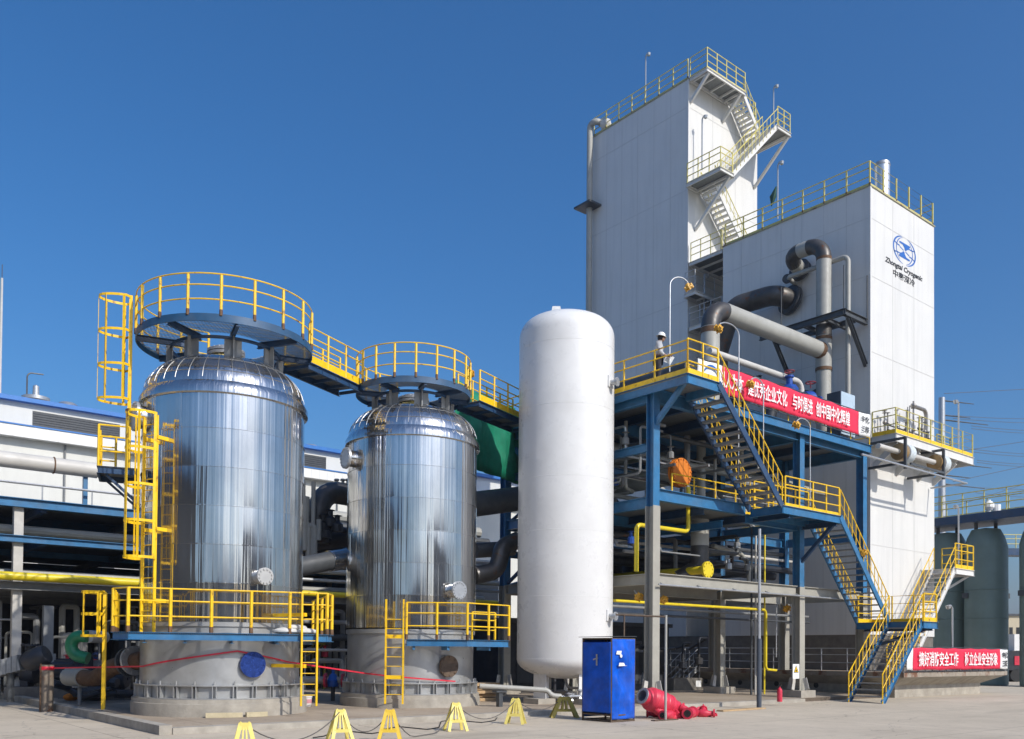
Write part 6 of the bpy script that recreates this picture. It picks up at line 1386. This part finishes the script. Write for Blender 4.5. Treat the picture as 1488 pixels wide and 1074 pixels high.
# ================================================================== RIGHT HAND BACKGROUND
DR = 62
def vessel(px, w, label, ytop, D=DR):
    q = pd(px, 940, D); r = 1.36; zt = pd(1433, 767, DR).z; t = thing('adsorber_vessel', (q.x, q.y, 0), label, 'vessel', 'dark green vessels at the right')
    MB().lathe([(r*.9, 0), (r, .05), (r, zt-1.4), (r*.86, zt-.7), (r*.66, zt-.15), (.02, zt)], (q.x, q.y, 0), 40).build('shell', m_vessel, t)
    s = MB()
    for z in (zt*.42, zt*.6): s.lathe([(r-.01, z-.03), (r+.03, z), (r-.01, z+.03)], (q.x, q.y, 0), 40)
    s.build('weld_seam', m_vessel, t)
    for sg in (-1, 1): b = MB(); b.box(q.x+R0.x*r*sg-.2, q.y+R0.y*r*sg-.2, zt*.55, q.x+R0.x*r*sg+.2, q.y+R0.y*r*sg+.2, zt*.55+.35); b.build('lug', m_dgrey, t, 0)
    for sg in (-.5, .5): MB().cyl((q.x+R0.x*r*sg, q.y+R0.y*r*sg, zt-1.0), (q.x+R0.x*r*sg, q.y+R0.y*r*sg, zt+.6), .13, 8).build('stub', m_dgrey, t)
    return q, zt
q1_, zt = vessel(1433, 57, 'dark green grey cylindrical vessel fully in view at the right', 767); q0_, _ = vessel(1377, 45, 'dark green vessel partly hidden by the white tower edge', 767, 64.5); q2_, _ = vessel(1516, 60, 'dark green vessel cut by the right edge of the photo', 788, 59)
vd = (V(q2_.x, q2_.y, 0)-V(q0_.x, q0_.y, 0)).normalized(); vn = V(-vd.y, vd.x, 0)
vd = V(.42, -.62, 0).normalized() if False else vd
wk = thing('vessel_walkway', (q1_.x, q1_.y, zt), 'high dark walkway with pale yellow rails across the tops of the green vessels', 'walkway')
a = V(q0_.x, q0_.y, 0) - vd*4; b2 = V(q2_.x, q2_.y, 0) + vd*6; zw = zt+.85
MB().slab([(p.x, p.y) for p in (a-vn*1.6, b2-vn*1.6, b2+vn*1.6, a+vn*1.6)], zw-.55, zw).build('deck', m_dblue, wk, 0)
for s in (-1.55, 1.55): rail('railing', [a+vn*s+V(0, 0, zw), b2+vn*s+V(0, 0, zw)], m_yel2, wk, h=1.5, step=1.5, r=.035, pw=.08)
b = MB(); q = pd(1437, 747, DR-1); b.sphere((q.x, q.y, zw+.5), .35, 10); b.cyl((q.x, q.y, zw), (q.x, q.y, zw+.9), .12, 8); b.cyl((q.x+.5, q.y-.3, zw), (q.x+.5, q.y-.3, zw+.6), .25, 10); b.build('vent_valve', m_bannw, wk)
q = pd(1478, 790, 80); w2 = thing('distant_walkway', (q.x, q.y, q.z), 'second smaller walkway with rails farther off at the right edge', 'walkway')
a = pd(1455, 803, 80); b2 = pd(1540, 800, 80); d = (b2-a).normalized(); b2.z = a.z
MB().bar(a, b2, 1.6, .6).build('deck', m_dblue, w2, 0); rail('railing', [a+V(0, 0, .3), b2+V(0, 0, .3)], m_yel2, w2, h=1.3, step=1.4, r=.035, pw=.08)
MB().bar(V(b2.x, b2.y, 0), b2, .4, .4).build('leg', m_dgrey, w2); MB().bar(V(a.x+d.x*2, a.y+d.y*2, 0), a+d*2, .4, .4).build('leg', m_dgrey, w2)
# transmission pole and wires
q = pd(1369, 900, 120); tp_ = thing('power_pole', (q.x, q.y, 0), 'tall tubular steel power pole with cross arms seen right of the lower white tower', 'pole')
zt = pd(1369, 578, 120).z; MB().cyl((q.x, q.y, 0), (q.x, q.y, zt), .55, 16, .4).build('mast_tube', m_galv, tp_)
arms = []
for y, L in ((582, 4.5), (603, 4.0), (610, 6.5), (672, 7), (690, 4), (703, 6)):
    z = pd(1369, y, 120).z; e_ = V(q.x, q.y, z-.2*L*.5) + R0*L*.95; MB().tube([V(q.x, q.y, z), e_], [.11, .05], 6).build('cross_arm', m_dgrey, tp_); arms.append(e_)
wl = ['upper wire of the highest pair', 'lower wire of the highest pair', 'upper wire of the second pair', 'lower wire of the second pair', 'upper wire at platform rail height', 'lower wire at platform rail height', 'upper wire of the pair below the valve platform', 'lower wire of the pair below the valve platform', 'upper wire of the lowest pair', 'lower wire of the lowest pair']
for k, (x0, y0, x1, y1) in enumerate(((1385, 604, 1500, 604), (1385, 608, 1500, 610), (1412, 619, 1500, 621), (1412, 623, 1500, 625), (1415, 653, 1500, 655), (1415, 657, 1500, 659), (1420, 669, 1500, 670), (1420, 672, 1500, 674), (1388, 706, 1500, 707), (1418, 716, 1500, 718))):
    a = pd(x0, y0, 118); b2 = pd(x1, y1, 165); far = a + (b2-a)*2.2; mid = (a+far)/2 + V(0, 0, -1.2)
    pts = [a*(1-f)**2 + mid*2*f*(1-f) + far*f*f for f in [i/12 for i in range(13)]]
    solo('power_wire', MB().tube(pts, .04, 5), m_wire, 'thin overhead power line at the right, ' + wl[k], 'wire', 'overhead wires at the right')
for k, (x0, y0, x1, y1) in enumerate(((1372, 572, 1500, 565), (1400, 655, 1500, 640), (1385, 700, 1500, 675), (1390, 735, 1500, 700))):
    a = pd(x0, y0, 150); b2 = pd(x1, y1, 170); far = a + (b2-a)*2
    solo('power_wire', MB().tube([a, far], .05, 5), m_wire, 'single slanting overhead wire at the right, ' + ('topmost', 'the one beside the valve platform end', 'the one crossing under the platform', 'lowest')[k], 'wire', 'overhead wires at the right')
# distant houses, parked trucks
for k, (x0, x1, yt, dpt, lab) in enumerate(((1398, 1412, 868, 170, 'tan plastered building glimpsed between the green vessels, left gap'), (1462, 1486, 895, 150, 'tan house with dark roof glimpsed right of the tall green vessel'), (1476, 1500, 905, 190, 'farther pale house at the right edge'))):
    a = pd(x0, 950, dpt); b2 = pd(x1, 950, dpt); zt = pd(x0, yt, dpt).z; t = thing('house', (a.x, a.y, 0), lab, 'building'); d = R0; n_ = F0
    a.z = 0; b2.z = 0; L = (b2-a).length
    MB().slab([(p.x, p.y) for p in (a, a+d*L, a+d*L+n_*8, a+n_*8)], 0, zt).build('wall', m_house, t, 0)
    MB().slab([(p.x, p.y) for p in (a-d*.3-n_*.3, a+d*(L+.3)-n_*.3, a+d*(L+.3)+n_*8.3, a-d*.3+n_*8.3)], zt, zt+.35).build('roof', m_dgrey, t, 0)
    for i in range(2):
        for z in (zt*.35, zt*.7): p = a + d*L*(.2+.42*i) - n_*.05; MB().slab([(r.x, r.y) for r in (p, p+d*L*.2, p+d*L*.2+n_*.03, p+n_*.03)], z-.7, z+.7).build('window', m_glassd, t, 0)
q = pd(1472, 955, 70); q.z = 0; tr = thing('truck', tuple(q), 'dark parked truck with red panels partly hidden behind the concrete deck at the right edge', 'truck')
MB().slab([(p.x, p.y) for p in (q-R0*.8, q+R0*5, q+R0*5+F0*2.4, q-R0*.8+F0*2.4)], .9, 2.4).build('body', m_dark, tr, 0)
for i in range(3): p = q + R0*(.1+.9*i) - F0*.05; MB().slab([(r.x, r.y) for r in (p, p+R0*.7, p+R0*.7+F0*.04, p+F0*.04)], 1.3, 2.0).build('red_panel', m_red, tr, 0)
p = q + R0*.1 - F0*.03; MB().slab([(r.x, r.y) for r in (p, p+R0*.9, p+R0*.9+F0*1, p+F0*1)], 2.42, 3.7).build('cab', m_bannw, tr, 0)
for i in range(3): p = q + R0*(.3+1.4*i); MB().cyl(p+V(0, 0, .5), p+F0*2.2+V(0, 0, .5), .5, 16).build('wheel', m_black, tr)
# ---- factory buildings behind the photographer: only seen mirrored in the bright tanks
for k, (u0, v0, u1, v1, z, m, lab) in enumerate(((-30, -34, 6, -22, 9, m_cream, 'cream workshop hall across the road behind the viewpoint'), (16, -44, 60, -30, 13, m_mgrey, 'grey factory hall across the road behind the viewpoint, right'), (-46, -6, -30, 60, 15, m_dgrey, 'dark grey shed beyond the road at the left of the viewpoint'))):
    t = thing('factory_hall', (u0, v0, 0), lab, 'building'); MB().box(u0, v0, 0, u1, v1, z).build('wall', m, t, 0); MB().box(u0-.4, v0-.4, z, u1+.4, v1+.4, z+.5).build('roof', m_roofb, t, 0)
    for i in range(int((u1-u0)/5)):
        b = MB(); b.box(u0+1+5*i, v1, 2, u0+4+5*i, v1+.05, z*.7); b.build('window', m_louv, t, 0)
# ---- thin haze over the whole site
hz = MB(); hz.box(-640, -340, -1.0, 1480, 1460, 78.0)
hm = bpy.data.materials.new('pale_air'); hm.use_nodes = True; nn = hm.node_tree.nodes
nn.remove(nn['Principled BSDF']); vol = nn.new('ShaderNodeVolumePrincipled'); vol.inputs['Density'].default_value = .0003; vol.inputs['Color'].default_value = (.84, .9, 1, 1); vol.inputs['Anisotropy'].default_value = .2
hm.node_tree.links.new(vol.outputs[0], nn['Material Output'].inputs['Volume'])
tag(hz.build('haze', hm, None, 0), kind='stuff')
